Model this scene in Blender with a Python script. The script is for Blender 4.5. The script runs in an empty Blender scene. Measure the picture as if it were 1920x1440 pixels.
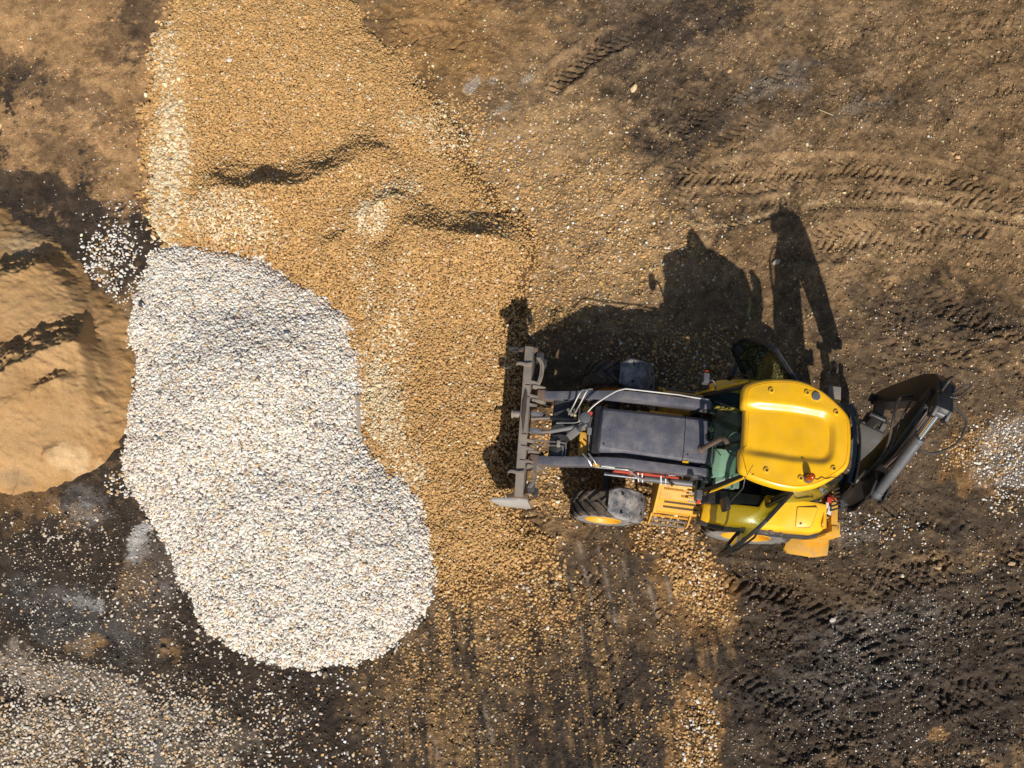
import bpy, bmesh, math, random
import numpy as np
from mathutils import Vector, Matrix

random.seed(7)
rng = np.random.default_rng(11)
SC = bpy.context.scene
COL = SC.collection
rad = math.radians

# ------------------------------------------------------------------ camera
cam_d = bpy.data.cameras.new("camera")
cam_d.sensor_width = 36.0
cam_d.lens = 33.61
cam_d.clip_end = 2000.0
cam = bpy.data.objects.new("camera", cam_d)
cam.location = (-4.2307, -3.5681, 15.1306)
cam.rotation_euler = (0.28576, -0.06281, 0.11923)
COL.objects.link(cam)
SC.camera = cam

# ------------------------------------------------------------------ daylight
SUN_TRAVEL = Vector((-0.301, 1.18, -1.0))
sun_el = math.atan2(1.0, math.hypot(0.301, 1.18))
W = bpy.data.worlds.new("World")
SC.world = W
W.use_nodes = True
wn = W.node_tree
wn.nodes.clear()
sky = wn.nodes.new("ShaderNodeTexSky")
sky.sky_type = 'NISHITA'
sky.sun_disc = False
sky.sun_elevation = sun_el
sky.sun_rotation = math.atan2(0.301, -1.18)
sky.altitude = 100.0
sky.air_density = 1.0
sky.dust_density = 1.2
bg = wn.nodes.new("ShaderNodeBackground")
bg.inputs[1].default_value = 0.075
wo = wn.nodes.new("ShaderNodeOutputWorld")
wn.links.new(sky.outputs[0], bg.inputs[0])
wn.links.new(bg.outputs[0], wo.inputs[0])

sun_d = bpy.data.lights.new("sun", 'SUN')
sun_d.energy = 4.5
sun_d.angle = rad(0.53)
sun_d.color = (1.0, 0.94, 0.85)
sun = bpy.data.objects.new("sun", sun_d)
sun.rotation_euler = SUN_TRAVEL.to_track_quat('-Z', 'Y').to_euler()
sun.location = (3, -12, 12)
COL.objects.link(sun)

SC.view_settings.view_transform = 'Standard'
SC.view_settings.look = 'None'
SC.view_settings.exposure = 0.0
SC.view_settings.gamma = 1.0
SC.view_settings.use_curve_mapping = False
SC.cycles.max_bounces = 8
SC.cycles.transparent_max_bounces = 12

# ------------------------------------------------------------------ image pixels to ground
# The yard is laid out in image pixels (u to the right, v downwards); this matrix maps
# pixel coordinates to metres on the ground and INV maps metres back to pixels.
PIX_TO_GROUND = np.array([[9.692661922e-03, 5.093274525e-04, -1.382754117e+01],
                 [1.282287699e-03, -9.772819841e-03, 6.857999590e+00],
                 [-3.998392870e-05, 1.785863253e-04, 1.0]])
INV = np.array([[1.153053577e+02, 3.123094678e+01, 1.380207761e+03],
                [1.631929437e+01, -9.582720462e+01, 8.828386448e+02],
                [1.695958391e-03, 1.836216428e-02, 1.0]])


def g(u, v):
    q = PIX_TO_GROUND @ np.array([u, v, 1.0])
    return q[0] / q[2], q[1] / q[2]


def gp(pts):
    return np.array([g(*p) for p in pts])


def image_uv(X, Y):
    w = INV[2, 0] * X + INV[2, 1] * Y + 1.0
    w = np.maximum(w, 0.25)
    return ((INV[0, 0] * X + INV[0, 1] * Y + INV[0, 2]) / w,
            (INV[1, 0] * X + INV[1, 1] * Y + INV[1, 2]) / w)


# ------------------------------------------------------------------ noise
def _hash(ix, iy, seed):
    h = (ix.astype(np.uint32) * np.uint32(374761393) + iy.astype(np.uint32) * np.uint32(668265263)
         + np.uint32((seed * 2246822519) % 4294967296))
    h = (h ^ (h >> np.uint32(13))) * np.uint32(1274126177)
    h = h ^ (h >> np.uint32(16))
    return (h & np.uint32(0xFFFFFF)).astype(np.float64) / float(0xFFFFFF)


def vnoise(x, y, seed=0):
    ix = np.floor(x).astype(np.int64)
    iy = np.floor(y).astype(np.int64)
    fx = x - ix
    fy = y - iy
    fx = fx * fx * fx * (fx * (fx * 6 - 15) + 10)
    fy = fy * fy * fy * (fy * (fy * 6 - 15) + 10)
    a = _hash(ix, iy, seed)
    b = _hash(ix + 1, iy, seed)
    c = _hash(ix, iy + 1, seed)
    d = _hash(ix + 1, iy + 1, seed)
    return (a * (1 - fx) + b * fx) * (1 - fy) + (c * (1 - fx) + d * fx) * fy


def fbm(x, y, scale, octs=4, seed=0, gain=0.5):
    """-1..1, feature size about `scale` metres"""
    x = x / scale
    y = y / scale
    t = np.zeros_like(x)
    a, n = 1.0, 0.0
    for o in range(octs):
        c, s = math.cos(0.7 * o + 0.3), math.sin(0.7 * o + 0.3)
        t += a * (vnoise(c * x - s * y + 17.3 * o, s * x + c * y - 9.1 * o, seed + o) * 2 - 1)
        n += a
        a *= gain
        x = x * 2.03
        y = y * 2.03
    return t / n * 1.6


def sstep(a, b, x):
    t = np.clip((x - a) / (b - a), 0, 1)
    return t * t * (3 - 2 * t)


def poly_sd(X, Y, P):
    """signed distance, positive inside"""
    P = np.asarray(P, float)
    d = np.full(X.shape, 1e9)
    ins = np.zeros(X.shape, bool)
    n = len(P)
    for i in range(n):
        ax, ay = P[i]
        bx, by = P[(i + 1) % n]
        ex, ey = bx - ax, by - ay
        t = np.clip(((X - ax) * ex + (Y - ay) * ey) / (ex * ex + ey * ey + 1e-12), 0, 1)
        d = np.minimum(d, (X - ax - t * ex) ** 2 + (Y - ay - t * ey) ** 2)
        c = ((ay > Y) != (by > Y)) & (X < (bx - ax) * (Y - ay) / ((by - ay) if by != ay else 1e-12) + ax)
        ins ^= c
    d = np.sqrt(d)
    return np.where(ins, d, -d)


def line_st(X, Y, P):
    """along-line position, signed offset (positive on the right-hand side of travel), and length"""
    P = np.asarray(P, float)
    best = np.full(X.shape, 1e9)
    S = np.zeros(X.shape)
    T = np.zeros(X.shape)
    acc = 0.0
    for i in range(len(P) - 1):
        ax, ay = P[i]
        ex, ey = P[i + 1] - P[i]
        L = math.hypot(ex, ey)
        ex, ey = ex / L, ey / L
        s = (X - ax) * ex + (Y - ay) * ey
        sc = np.clip(s, 0, L)
        dx, dy = X - ax - sc * ex, Y - ay - sc * ey
        d2 = dx * dx + dy * dy
        m = d2 < best
        best = np.where(m, d2, best)
        sx = s
        if i > 0:
            sx = np.maximum(sx, 0)
        if i < len(P) - 2:
            sx = np.minimum(sx, L)
        S = np.where(m, acc + sx, S)
        T = np.where(m, np.sign(dx * ey - dy * ex + 1e-12) * np.sqrt(d2), T)
        acc += L
    return S, T, acc


# ------------------------------------------------------------------ outlines of the heaps (image pixels)
WHITE = gp([(285, 475), (340, 464), (430, 474), (500, 492), (560, 532), (610, 562), (650, 602), (668, 650),
            (676, 720), (674, 800), (702, 850), (760, 910), (796, 960), (806, 1030), (818, 1090), (802, 1140),
            (772, 1182), (722, 1222), (660, 1247), (590, 1257), (520, 1250), (460, 1230), (400, 1195), (362, 1140),
            (336, 1080), (310, 1030), (275, 970), (248, 920), (228, 860), (236, 800), (248, 740), (252, 680),
            (242, 620), (250, 560), (272, 510)])
TAN = gp([(330, -30), (420, -60), (560, -70), (640, -40), (690, 60), (755, 110), (805, 180), (850, 240), (900, 310), (960, 390),
          (1010, 460), (1000, 530), (980, 600), (985, 660), (985, 800), (970, 920), (990, 985), (1040, 1020), (1055, 1062),
          (990, 1095), (900, 1115), (830, 1112), (760, 1090), (700, 950), (640, 850), (600, 700), (560, 600), (480, 540), (380, 500),
          (300, 472), (286, 430), (276, 350), (269, 240), (286, 150), (290, 80), (318, 25)])
SAND = gp([(-260, 330), (-100, 350), (0, 388), (62, 425), (122, 470), (168, 520), (208, 562), (238, 602), (250, 680), (252, 740),
           (242, 800), (217, 850), (172, 884), (132, 908), (92, 922), (40, 920), (-40, 915), (-200, 900), (-400, 800), (-420, 500)])
RIDGES = [  # crest line, drop towards image-up, face run (m), back run (m)
    ([(385, 372), (470, 386), (560, 380), (640, 352), (730, 300)], 0.46, 0.70, 1.3),
    ([(735, 452), (800, 462), (880, 470), (975, 476)], 0.46, 0.68, 2.0),
    ([(610, 500), (660, 452), (705, 415), (770, 388)], 0.30, 0.46, 0.9),
    ([(735, 640), (728, 560), (722, 490)], 0.22, 0.38, 0.9),
]
RIDGES = [(gp(p), a, b, c) for p, a, b, c in RIDGES]
WCREST = gp([(290, 800), (420, 735), (530, 715), (640, 740)])
WCREST2 = gp([(420, 980), (600, 960), (700, 1000)])


def warped(X, Y, amp, scale, seed):
    return (X + amp * fbm(X, Y, scale, 3, seed), Y + amp * fbm(X, Y, scale, 3, seed + 50))


def tan_sd(X, Y):
    x, y = warped(X, Y, 0.09, 0.5, 101)
    u, v = image_uv(X, Y)
    q = .16 * sstep(760, 900, u)
    return poly_sd(x + q * fbm(X, Y, .6, 4, 105, .6), y + q * fbm(X, Y, .6, 4, 107, .6), TAN)


def white_sd(X, Y):
    x, y = warped(X, Y, 0.045, 0.35, 131)
    return poly_sd(x, y, WHITE)


def sand_sd(X, Y):
    x, y = warped(X, Y, 0.06, 0.6, 151)
    x, y = x + .03 * fbm(X, Y, .09, 3, 155), y + .03 * fbm(X, Y, .09, 3, 157)
    return poly_sd(x, y, SAND)


def heap_height(X, Y, ts, ws):
    """gravel heaps above the yard"""
    u, v = image_uv(X, Y)
    # the upper tan heap has steep flanks, the lower one has been spread out flat
    upper = np.clip((292 - v) / 235, 0, 1) * sstep(900, 740, u)
    cap = 0.16 + 0.62 * upper
    k = 0.32 + 0.36 * sstep(420, 250, v)
    s = np.maximum(ts, 0)
    ht = cap * (1 - np.exp(-s * k / cap))
    for P, a, b, c in RIDGES:
        S, T, L = line_st(X, Y, P)
        up = -T if P[0][0] < P[-1][0] else T
        prof = np.where(up > 0, np.clip(1 - up / b, 0, 1), np.exp(-np.abs(up) / c))
        end = sstep(-0.3, 0.35, S) * sstep(L + 0.3, L - 0.35, S)
        end = np.maximum(end, 0) * sstep(1.8, 0.0, np.abs(T))
        ht = ht + a * prof * end * (0.97 + 0.12 * fbm(X, Y, 0.5, 2, 77)) * sstep(0, 0.3, ts)
    s = np.maximum(ws, 0)
    S, T, L = line_st(X, Y, WCREST)
    S2, T2, L2 = line_st(X, Y, WCREST2)
    dome = 0.16 + 0.70 * np.exp(-(T / 0.9) ** 2) + 0.22 * np.exp(-(T2 / 1.1) ** 2)
    hw = dome * (1 - np.exp(-s * 0.62 / dome))
    h = np.maximum(ht * sstep(0.05, -0.45, ws) , hw) + np.minimum(ht, hw) * 0.15
    h = h + (0.024 * fbm(X, Y, 0.45, 3, 83) + 0.012 * fbm(X, Y, 0.14, 2, 84)) * sstep(0, 0.4, np.maximum(ts, ws))
    return h


# tyre tracks: line in image pixels, half width, lug pitch, depth, slant sign, roughness of fading, seed
TRACKS = [
    ([(1240, 330), (1400, 318), (1560, 308), (1740, 318), (1930, 372), (2050, 420)], .21, .145, .042, 1, -.1),
    ([(1300, 352), (1450, 338), (1600, 336), (1760, 350), (1940, 420)], .20, .15, .040, -1, -.05),
    ([(1260, 430), (1420, 392), (1560, 372), (1700, 374), (1850, 392), (1990, 420)], .20, .14, .040, -1, .0),
    ([(1500, 455), (1600, 440), (1700, 428), (1790, 420), (1900, 430)], .24, .17, .045, 1, .1),
    ([(1480, 85), (1580, 45), (1700, 20), (1800, -5)], .20, .15, .036, 1, .2),
    ([(1010, 170), (1070, 125), (1130, 85), (1190, 58)], .23, .15, .085, -1, -.35),
    ([(1190, 300), (1300, 210), (1400, 120), (1520, 60)], .2, .16, .022, 1, .5),
    ([(700, 72), (760, 62), (830, 66), (905, 85)], .25, .19, .06, 1, -.3),
    ([(720, -10), (800, -12), (880, 10), (930, 60)], .22, .17, .04, -1, .2),
    ([(1330, 1076), (1440, 1092), (1520, 1118), (1590, 1158), (1650, 1200), (1720, 1260)], .24, .155, .070, 1, -.3),
    ([(1560, 1090), (1680, 1085), (1800, 1060), (1960, 1010)], .22, .15, .045, -1, .15),
    ([(1600, 1175), (1720, 1150), (1840, 1130), (1980, 1120)], .21, .155, .04, 1, .3),
    ([(1340, 1175), (1450, 1200), (1545, 1235), (1580, 1290)], .22, .16, .05, 1, .1),
    ([(1740, 1330), (1800, 1305), (1880, 1280), (1980, 1270)], .24, .16, .06, -1, .0),
    ([(1330, 1330), (1480, 1310), (1600, 1280), (1720, 1230)], .22, .16, .04, 1, .35),
    ([(1640, 610), (1740, 570), (1820, 590), (1950, 640)], .23, .16, .05, 1, .05),
    ([(1600, 540), (1720, 545), (1820, 600), (1940, 590)], .21, .15, .04, -1, .25),
    ([(1620, 980), (1740, 960), (1850, 990), (1960, 1060)], .22, .16, .045, 1, .25),
    ([(1260, 1100), (1300, 1180), (1310, 1290), (1290, 1420)], .21, .16, .03, -1, .3),
    ([(1100, 1020), (1160, 1005), (1240, 1010), (1330, 1060)], .21, .15, .035, 1, .2),
    ([(960, 1030), (1010, 965), (1080, 980), (1200, 1010)], .21, .15, .03, 1, .3),
    ([(1030, 240), (1090, 330), (1180, 420), (1280, 470)], .21, .16, .02, 1, .5),
    ([(1210, 40), (1280, 130), (1300, 240), (1260, 330)], .22, .17, .03, -1, .3),
    ([(1560, 230), (1680, 200), (1800, 170), (1940, 150)], .2, .15, .026, 1, .2),
    ([(1010, 520), (1130, 420), (1280, 310), (1440, 225), (1650, 150), (1960, 80)], .21, .15, .028, 1, .15),
    ([(1080, 400), (1200, 290), (1340, 190), (1520, 100), (1760, 60), (1980, 40)], .21, .15, .026, -1, .2),
    ([(1120, 30), (1190, 150), (1260, 290), (1310, 420)], .21, .15, .028, 1, .15),
    ([(1420, 470), (1560, 470), (1720, 475), (1960, 500)], .21, .15, .028, -1, .2),
    ([(1600, 690), (1720, 650), (1840, 680), (1990, 740)], .21, .15, .040, -1, .0),
    ([(1330, 1240), (1440, 1280), (1560, 1340), (1640, 1450)], .22, .155, .050, 1, -.05),
    ([(1350, 1130), (1460, 1150), (1560, 1200), (1700, 1290), (1900, 1360)], .22, .155, .048, -1, .0),
    ([(1600, 1040), (1740, 1030), (1860, 1080), (1990, 1170)], .22, .155, .05, 1, .0),
    ([(1640, 1420), (1760, 1390), (1880, 1350), (1990, 1340)], .22, .155, .05, 1, .0),
    ([(1380, 1400), (1500, 1390), (1640, 1350), (1780, 1290)], .22, .155, .04, -1, .1),
    ([(1090, 1030), (1110, 1150), (1140, 1300), (1180, 1450)], .22, .155, .030, 1, .1),
    ([(1230, 1080), (1250, 1200), (1290, 1340), (1330, 1450)], .22, .155, .030, -1, .1),
    ([(800, 1130), (820, 1230), (860, 1340), (880, 1450)], .22, .155, .030, 1, .1),
]
TRACKS = [(gp(p), *r) for p, *r in TRACKS]
SCRAPES = [((1058, 1063), (1077, 1130)), ((1083, 1013), (1092, 1047)), ((1104, 1100), (1112, 1135)), ((1119, 1020), (1141, 1106)),
           ((1165, 1048), (1174, 1080)), ((1077, 1147), (1099, 1222)), ((1182, 1117), (1191, 1150)), ((1213, 1093), (1235, 1165)),
           ((1092, 1060), (1104, 1098)), ((1246, 1070), (1260, 1140)), ((1140, 1106), (1156, 1180)), ((905, 1320), (925, 1400)), ((812, 1380), (822, 1420))]
SCRAPES = [gp(p) for p in SCRAPES]


def yard_height(X, Y):
    u, v = image_uv(X, Y)
    h = 0.035 * fbm(X, Y, 1.6, 3, 1) + 0.012 * fbm(X, Y, 0.28, 3, 5)
    smooth = np.maximum(sstep(330, 250, u) * sstep(420, 380, v), sstep(330, 250, u) * 0.6)
    rough = (1 - smooth)
    h += 0.012 * fbm(X * .82 - Y * .57, (X * .57 + Y * .82) * .28, .16, 4, 381, .62) * sstep(900, 1150, u) * sstep(800, 500, v)
    h += rough * (0.016 * fbm(X, Y, 0.16, 4, 9, .62) + 0.010 * np.abs(fbm(X, Y, 0.06, 2, 12)) * (0.5 + sstep(-.3, .5, fbm(X, Y, .5, 2, 14))))
    # churned, windrowed mud lower right
    churn = sstep(1330, 1480, u) * sstep(960, 1080, v) + sstep(1600, 1700, u) * sstep(500, 560, v) * sstep(720, 640, v)
    h += np.clip(churn, 0, 1) * (0.22 + .75 * sstep(-.25, .45, fbm(X, Y, 1.0, 3, 19))) * (0.060 * (np.abs(fbm(X + 0.35 * Y, (Y - 0.35 * X) * 2.2, 0.26, 4, 15, .55)) - 0.3) + 0.02 * fbm(X, Y, .12, 3, 17))
    for i, (P, hw, pitch, depth, sl, fade) in enumerate(TRACKS):
        x0, y0 = P.min(0) - 0.5
        x1, y1 = P.max(0) + 0.5
        m = (X > x0) & (X < x1) & (Y > y0) & (Y < y1)
        if not m.any():
            continue
        xs, ys = X[m], Y[m]
        S, T, L = line_st(xs, ys, P)
        S = S + 0.035 * fbm(xs, ys, 0.28, 3, 200 + i)
        T = T + 0.03 * fbm(xs, ys, 0.35, 3, 230 + i)
        a = np.abs(T)
        ph = S / pitch + sl * a / hw * 1.05 + np.where(T > 0, 0.5, 0.0)
        f = ph - np.floor(ph)
        lug = sstep(0.04, 0.16, f) * sstep(0.56, 0.46, f)
        lug = lug * sstep(hw, hw - 0.03, a) * sstep(0.0, 0.02, a) * (0.25 + 0.9 * _hash(np.floor(ph).astype(np.int64), (T > 0).astype(np.int64), 31 + i))
        wear = sstep(-0.25 + fade, 0.35 + fade, fbm(xs, ys, 0.7, 4, 260 + i, .65) + 0.2)
        end = sstep(0, 0.5, S) * sstep(L, L - 0.5, S)
        rut = sstep(hw + 0.06, hw - 0.04, a)
        berm = np.exp(-((a - hw - 0.07) / 0.05) ** 2)
        h[m] += end * (-(depth * lug * wear) - 0.35 * depth * rut + 0.3 * depth * berm * wear)
    for P in SCRAPES:
        S, T, L = line_st(X, Y, P)
        e = sstep(-0.05, 0.1, S) * sstep(L + 0.05, L - 0.1, S)
        h += e * (-0.02 * np.exp(-(T / 0.022) ** 2) + 0.012 * np.exp(-((T - 0.05) / 0.022) ** 2))
    return h


def ground_height(X, Y):
    ts, ws = tan_sd(X, Y), white_sd(X, Y)
    inp = sstep(-0.05, 0.25, np.maximum(ts, ws))
    return yard_height(X, Y) * (1 - 0.85 * inp) + heap_height(X, Y, ts, ws), ts, ws


# ------------------------------------------------------------------ materials
def new_mat(name):
    m = bpy.data.materials.new(name)
    m.use_nodes = True
    nt = m.node_tree
    nt.nodes.clear()
    out = nt.nodes.new("ShaderNodeOutputMaterial")
    b = nt.nodes.new("ShaderNodeBsdfPrincipled")
    nt.links.new(b.outputs[0], out.inputs[0])
    return m, nt, b


def N(nt, kind, **kw):
    n = nt.nodes.new(kind)
    for k, v in kw.items():
        setattr(n, k, v)
    return n


def noise_node(nt, scale, detail=4, rough=0.55, vec=None):
    n = N(nt, "ShaderNodeTexNoise")
    n.inputs['Scale'].default_value = scale
    n.inputs['Detail'].default_value = detail
    n.inputs['Roughness'].default_value = rough
    if vec is not None:
        nt.links.new(vec, n.inputs['Vector'])
    return n


def ramp(nt, src, p0, p1, c0=(0, 0, 0, 1), c1=(1, 1, 1, 1)):
    r = N(nt, "ShaderNodeValToRGB")
    r.color_ramp.elements[0].position = p0
    r.color_ramp.elements[0].color = c0
    r.color_ramp.elements[1].position = p1
    r.color_ramp.elements[1].color = c1
    nt.links.new(src, r.inputs[0])
    return r


def mixc(nt, fac, a, b, mode='MIX'):
    n = N(nt, "ShaderNodeMix", data_type='RGBA', blend_type=mode)
    for idx, val in ((0, fac), (6, a), (7, b)):
        if hasattr(val, 'is_linked') or hasattr(val, 'links'):
            nt.links.new(val, n.inputs[idx])
        elif idx == 0:
            n.inputs[0].default_value = val
        else:
            n.inputs[idx].default_value = (*val[:3], 1)
    return n.outputs[2]


def earth_material(name, bump=0.35, grain=1.0):
    m, nt, b = new_mat(name)
    at = N(nt, "ShaderNodeAttribute", attribute_name="albedo")
    tc = N(nt, "ShaderNodeTexCoord")
    n1 = noise_node(nt, 38, 6, 0.65, tc.outputs['Object'])
    r1 = ramp(nt, n1.outputs[0], 0.28, 0.74, (0.50, 0.50, 0.52, 1), (1.42, 1.38, 1.32, 1))
    n2 = noise_node(nt, 130, 3, 0.6, tc.outputs['Object'])
    r2 = ramp(nt, n2.outputs[0], 0.3, 0.72, (0.62, 0.62, 0.62, 1), (1.35, 1.35, 1.32, 1))
    c = mixc(nt, 0.85 * grain, at.outputs['Color'], r1.outputs[0], 'MULTIPLY')
    c = mixc(nt, 0.8 * grain, c, r2.outputs[0], 'MULTIPLY')
    nt.links.new(c, b.inputs['Base Color'])
    b.inputs['Roughness'].default_value = 0.95
    b.inputs['Specular IOR Level'].default_value = 0.15
    bp = N(nt, "ShaderNodeBump")
    bp.inputs['Strength'].default_value = bump
    bp.inputs['Distance'].default_value = 0.02
    mx = N(nt, "ShaderNodeMath", operation='ADD')
    nt.links.new(n1.outputs[0], mx.inputs[0])
    nt.links.new(n2.outputs[0], mx.inputs[1])
    nt.links.new(mx.outputs[0], bp.inputs['Height'])
    nt.links.new(bp.outputs[0], b.inputs['Normal'])
    return m


# ------------------------------------------------------------------ colour of the yard
C_BROWN = (0.235, 0.150, 0.077)
C_BROWN2 = (0.315, 0.205, 0.108)
C_OCHRE = (0.33, 0.190, 0.078)
C_DARK = (0.060, 0.045, 0.034)
C_MUD = (0.092, 0.067, 0.046)
C_SAND = (0.46, 0.275, 0.130)
C_PALE = (0.40, 0.33, 0.26)
C_GREY = (0.42, 0.40, 0.38)
C_TANDIRT = (0.25, 0.142, 0.060)
C_WHITEDIRT = (0.24, 0.20, 0.165)

# u, v, half extents, tilt (deg), colour, strength, noise scale (m), noise amount, seed
STAINS = [
    (1180, 150, 330, 230, -35, C_MUD, .75, .8, .75, 3), (1280, 60, 120, 70, -20, C_DARK, .8, .5, .7, 4), (1090, 255, 130, 60, 10, C_MUD, .7, .5, .6, 5),
    (1270, 270, 90, 60, -20, C_DARK, .7, .4, .7, 6), (1500, 150, 240, 60, -35, C_MUD, .5, .6, .7, 7), (1680, 200, 160, 40, -15, C_MUD, .5, .5, .6, 8),
    (1100, 90, 90, 60, -40, C_DARK, .55, .3, .7, 9), (1360, 400, 130, 40, -15, C_MUD, .7, .4, .7, 10), (1700, 400, 300, 60, 5, C_BROWN2, .45, .6, .5, 11),
    (1640, 470, 150, 70, 0, C_BROWN2, .6, .6, .5, 12), (860, 60, 190, 80, 10, C_OCHRE, .85, .6, .4, 13), (800, 130, 120, 70, 20, C_OCHRE, .6, .4, .4, 14),
    (985, 190, 130, 90, -20, C_BROWN2, .55, .5, .5, 15), (1040, 330, 200, 130, -25, C_BROWN2, .5, .5, .6, 16), (1010, 60, 120, 60, 0, C_BROWN2, .45, .4, .5, 17),
    (1840, 60, 120, 120, 0, C_BROWN, .5, .5, .4, 18), (1180, 545, 200, 130, -20, C_BROWN2, .8, .6, .35, 19), (1060, 600, 90, 60, -20, C_OCHRE, .6, .4, .4, 20),
    (1100, 690, 200, 100, 0, C_MUD, .55, .5, .4, 21), (1330, 620, 120, 110, 0, C_BROWN, .5, .5, .4, 22),
    (1720, 680, 220, 140, 10, C_MUD, .65, .5, .7, 23), (1800, 580, 160, 50, 10, C_DARK, .6, .35, .7, 24), (1690, 900, 260, 130, 10, C_MUD, .75, .6, .6, 25),
    (1010, 340, 210, 150, -30, (.40, .262, .135), .75, .5, .4, 90), (1130, 470, 190, 120, -20, (.40, .262, .135), .75, .5, .4, 91), (940, 300, 90, 60, 0, (.40, .262, .135), .6, .4, .5, 92), (1500, 60, 260, 60, -15, C_BROWN2, .45, .5, .6, 93), (1420, 320, 200, 60, -20, C_BROWN2, .5, .5, .6, 94),
    # the dark lower yard
    (1600, 1210, 520, 260, 0, C_MUD, 1.0, .8, .35, 30), (1120, 1290, 560, 230, 0, C_MUD, 1.0, .7, .3, 31), (560, 1330, 620, 150, 0, C_DARK, 1.0, .6, .3, 32),
    (160, 1120, 330, 330, 0, C_DARK, 1.0, .6, .35, 33), (1480, 1260, 240, 130, 15, C_DARK, .75, .5, .6, 34), (1760, 1330, 240, 130, -10, C_DARK, .8, .5, .6, 35),
    (1560, 1150, 200, 60, 25, C_DARK, .6, .4, .6, 36), (1880, 960, 130, 120, 0, C_DARK, .5, .5, .6, 37), (1540, 1110, 120, 50, 20, C_BROWN, .5, .4, .6, 38),
    (1700, 1060, 200, 40, -5, C_BROWN, .35, .4, .6, 39), (1630, 1150, 330, 130, 10, C_DARK, .55, .6, .5, 29), (1180, 1350, 260, 120, 0, C_DARK, .6, .35, .6, 28),
    (1190, 1060, 150, 110, 0, C_MUD, .8, .5, .35, 40), (880, 1210, 190, 110, 0, C_BROWN, .4, .35, .7, 41), (830, 1330, 160, 120, 10, C_BROWN, .3, .3, .7, 42),
    (1300, 1100, 70, 110, -25, C_TANDIRT, .85, .3, .3, 43), (1300, 1390, 60, 130, 5, C_TANDIRT, .9, .3, .3, 44), (1240, 1010, 70, 40, 0, C_TANDIRT, .7, .3, .4, 45),
    (1210, 1180, 90, 60, 0, C_BROWN, .4, .3, .6, 46), (980, 1130, 130, 60, 0, C_TANDIRT, .6, .35, .5, 47), (720, 1300, 90, 50, -30, C_BROWN, .3, .25, .6, 48),
    # left edge: asphalt with sand smeared over it
    (140, 330, 260, 250, 0, C_DARK, 1.0, .6, .25, 50), (150, 60, 330, 110, 15, C_SAND, .97, .7, .35, 51), (225, 240, 90, 150, -12, C_SAND, .95, .6, .35, 52),
    (90, 250, 130, 110, 0, C_SAND, .85, .3, .85, 53), (85, 300, 70, 40, 10, C_SAND, .8, .3, .4, 54), (70, 160, 170, 40, 22, C_DARK, .55, .3, .8, 55),
    (262, 40, 36, 70, 10, C_DARK, .7, .3, .8, 56), (215, 80, 40, 55, 40, C_DARK, .55, .25, .7, 57), (130, 290, 90, 40, 20, C_DARK, .5, .25, .8, 58), (60, 355, 200, 40, 20, C_DARK, .9, .4, .4, 59),
    # dust and clay spots lower left
    (158, 957, 27, 17, 10, C_GREY, .95, .15, .5, 60), (150, 952, 55, 38, 10, (.20, .18, .165), .5, .2, .5, 61), (260, 1018, 21, 52, 14, C_GREY, .9, .15, .6, 62), (155, 1131, 44, 13, 18, C_GREY, .95, .12, .7, 63),
    (308, 1104, 9, 13, 0, C_GREY, .8, .1, .5, 64), (158, 1207, 34, 20, -15, C_OCHRE, .95, .2, .5, 65), (250, 1092, 32, 46, 30, C_OCHRE, .75, .2, .6, 66), (105, 955, 14, 10, 0, C_OCHRE, .8, .15, .6, 67), (60, 940, 110, 40, 15, C_OCHRE, .45, .3, .6, 68),
    (315, 1215, 34, 22, 30, C_OCHRE, .5, .2, .6, 69), (290, 1090, 60, 120, 20, (.13, .105, .085), .7, .3, .5, 70), (110, 1275, 150, 34, 18, C_PALE, .6, .3, .5, 71), (60, 1390, 130, 60, 0, (.26, .21, .155), .7, .35, .5, 95), (300, 1380, 170, 70, 5, (.20, .165, .125), .6, .35, .6, 96), (130, 1160, 150, 60, 20, (.10, .095, .09), .6, .3, .7, 97), (230, 1300, 70, 24, 40, C_PALE, .4, .3, .5, 72), (270, 1390, 40, 80, -20, (.2, .18, .16), .5, .3, .5, 73),
    (885, 162, 22, 11, -45, C_PALE, .9, .15, .6, 74), (925, 152, 12, 8, -30, C_PALE, .7, .12, .6, 75), (985, 150, 14, 8, -20, C_PALE, .6, .12, .6, 76), (945, 205, 24, 7, -20, C_PALE, .6, .12, .6, 77),
    (1460, 150, 80, 26, -28, (.20, .17, .14), .5, .3, .6, 78), (1610, 195, 60, 12, -15, (.2, .17, .14), .4, .3, .6, 79), (1640, 1180, 130, 40, -10, (.115, .105, .095), .4, .25, .7, 80), (1560, 1280, 160, 60, -10, (.10, .092, .084), .35, .25, .7, 81),
    (1840, 860, 70, 70, 0, C_TANDIRT, .85, .3, .4, 82), (1890, 850, 60, 70, 0, C_WHITEDIRT, .8, .3, .4, 83), (1590, 990, 60, 25, 15, C_WHITEDIRT, .4, .2, .6, 84), (1760, 1375, 20, 14, 0, C_OCHRE, .7, .15, .5, 85),
]
SEAMS = [([(1140, 425), (1250, 402), (1330, 428), (1400, 412), (1480, 388), (1560, 378), (1700, 375), (1800, 382), (1880, 406), (1960, 412)], 6, (.50, .34, .18), 1.0),
         ([(1330, 330), (1410, 275), (1480, 215), (1580, 165), (1700, 105)], 13, (.31, .215, .13), .6)]


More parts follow.
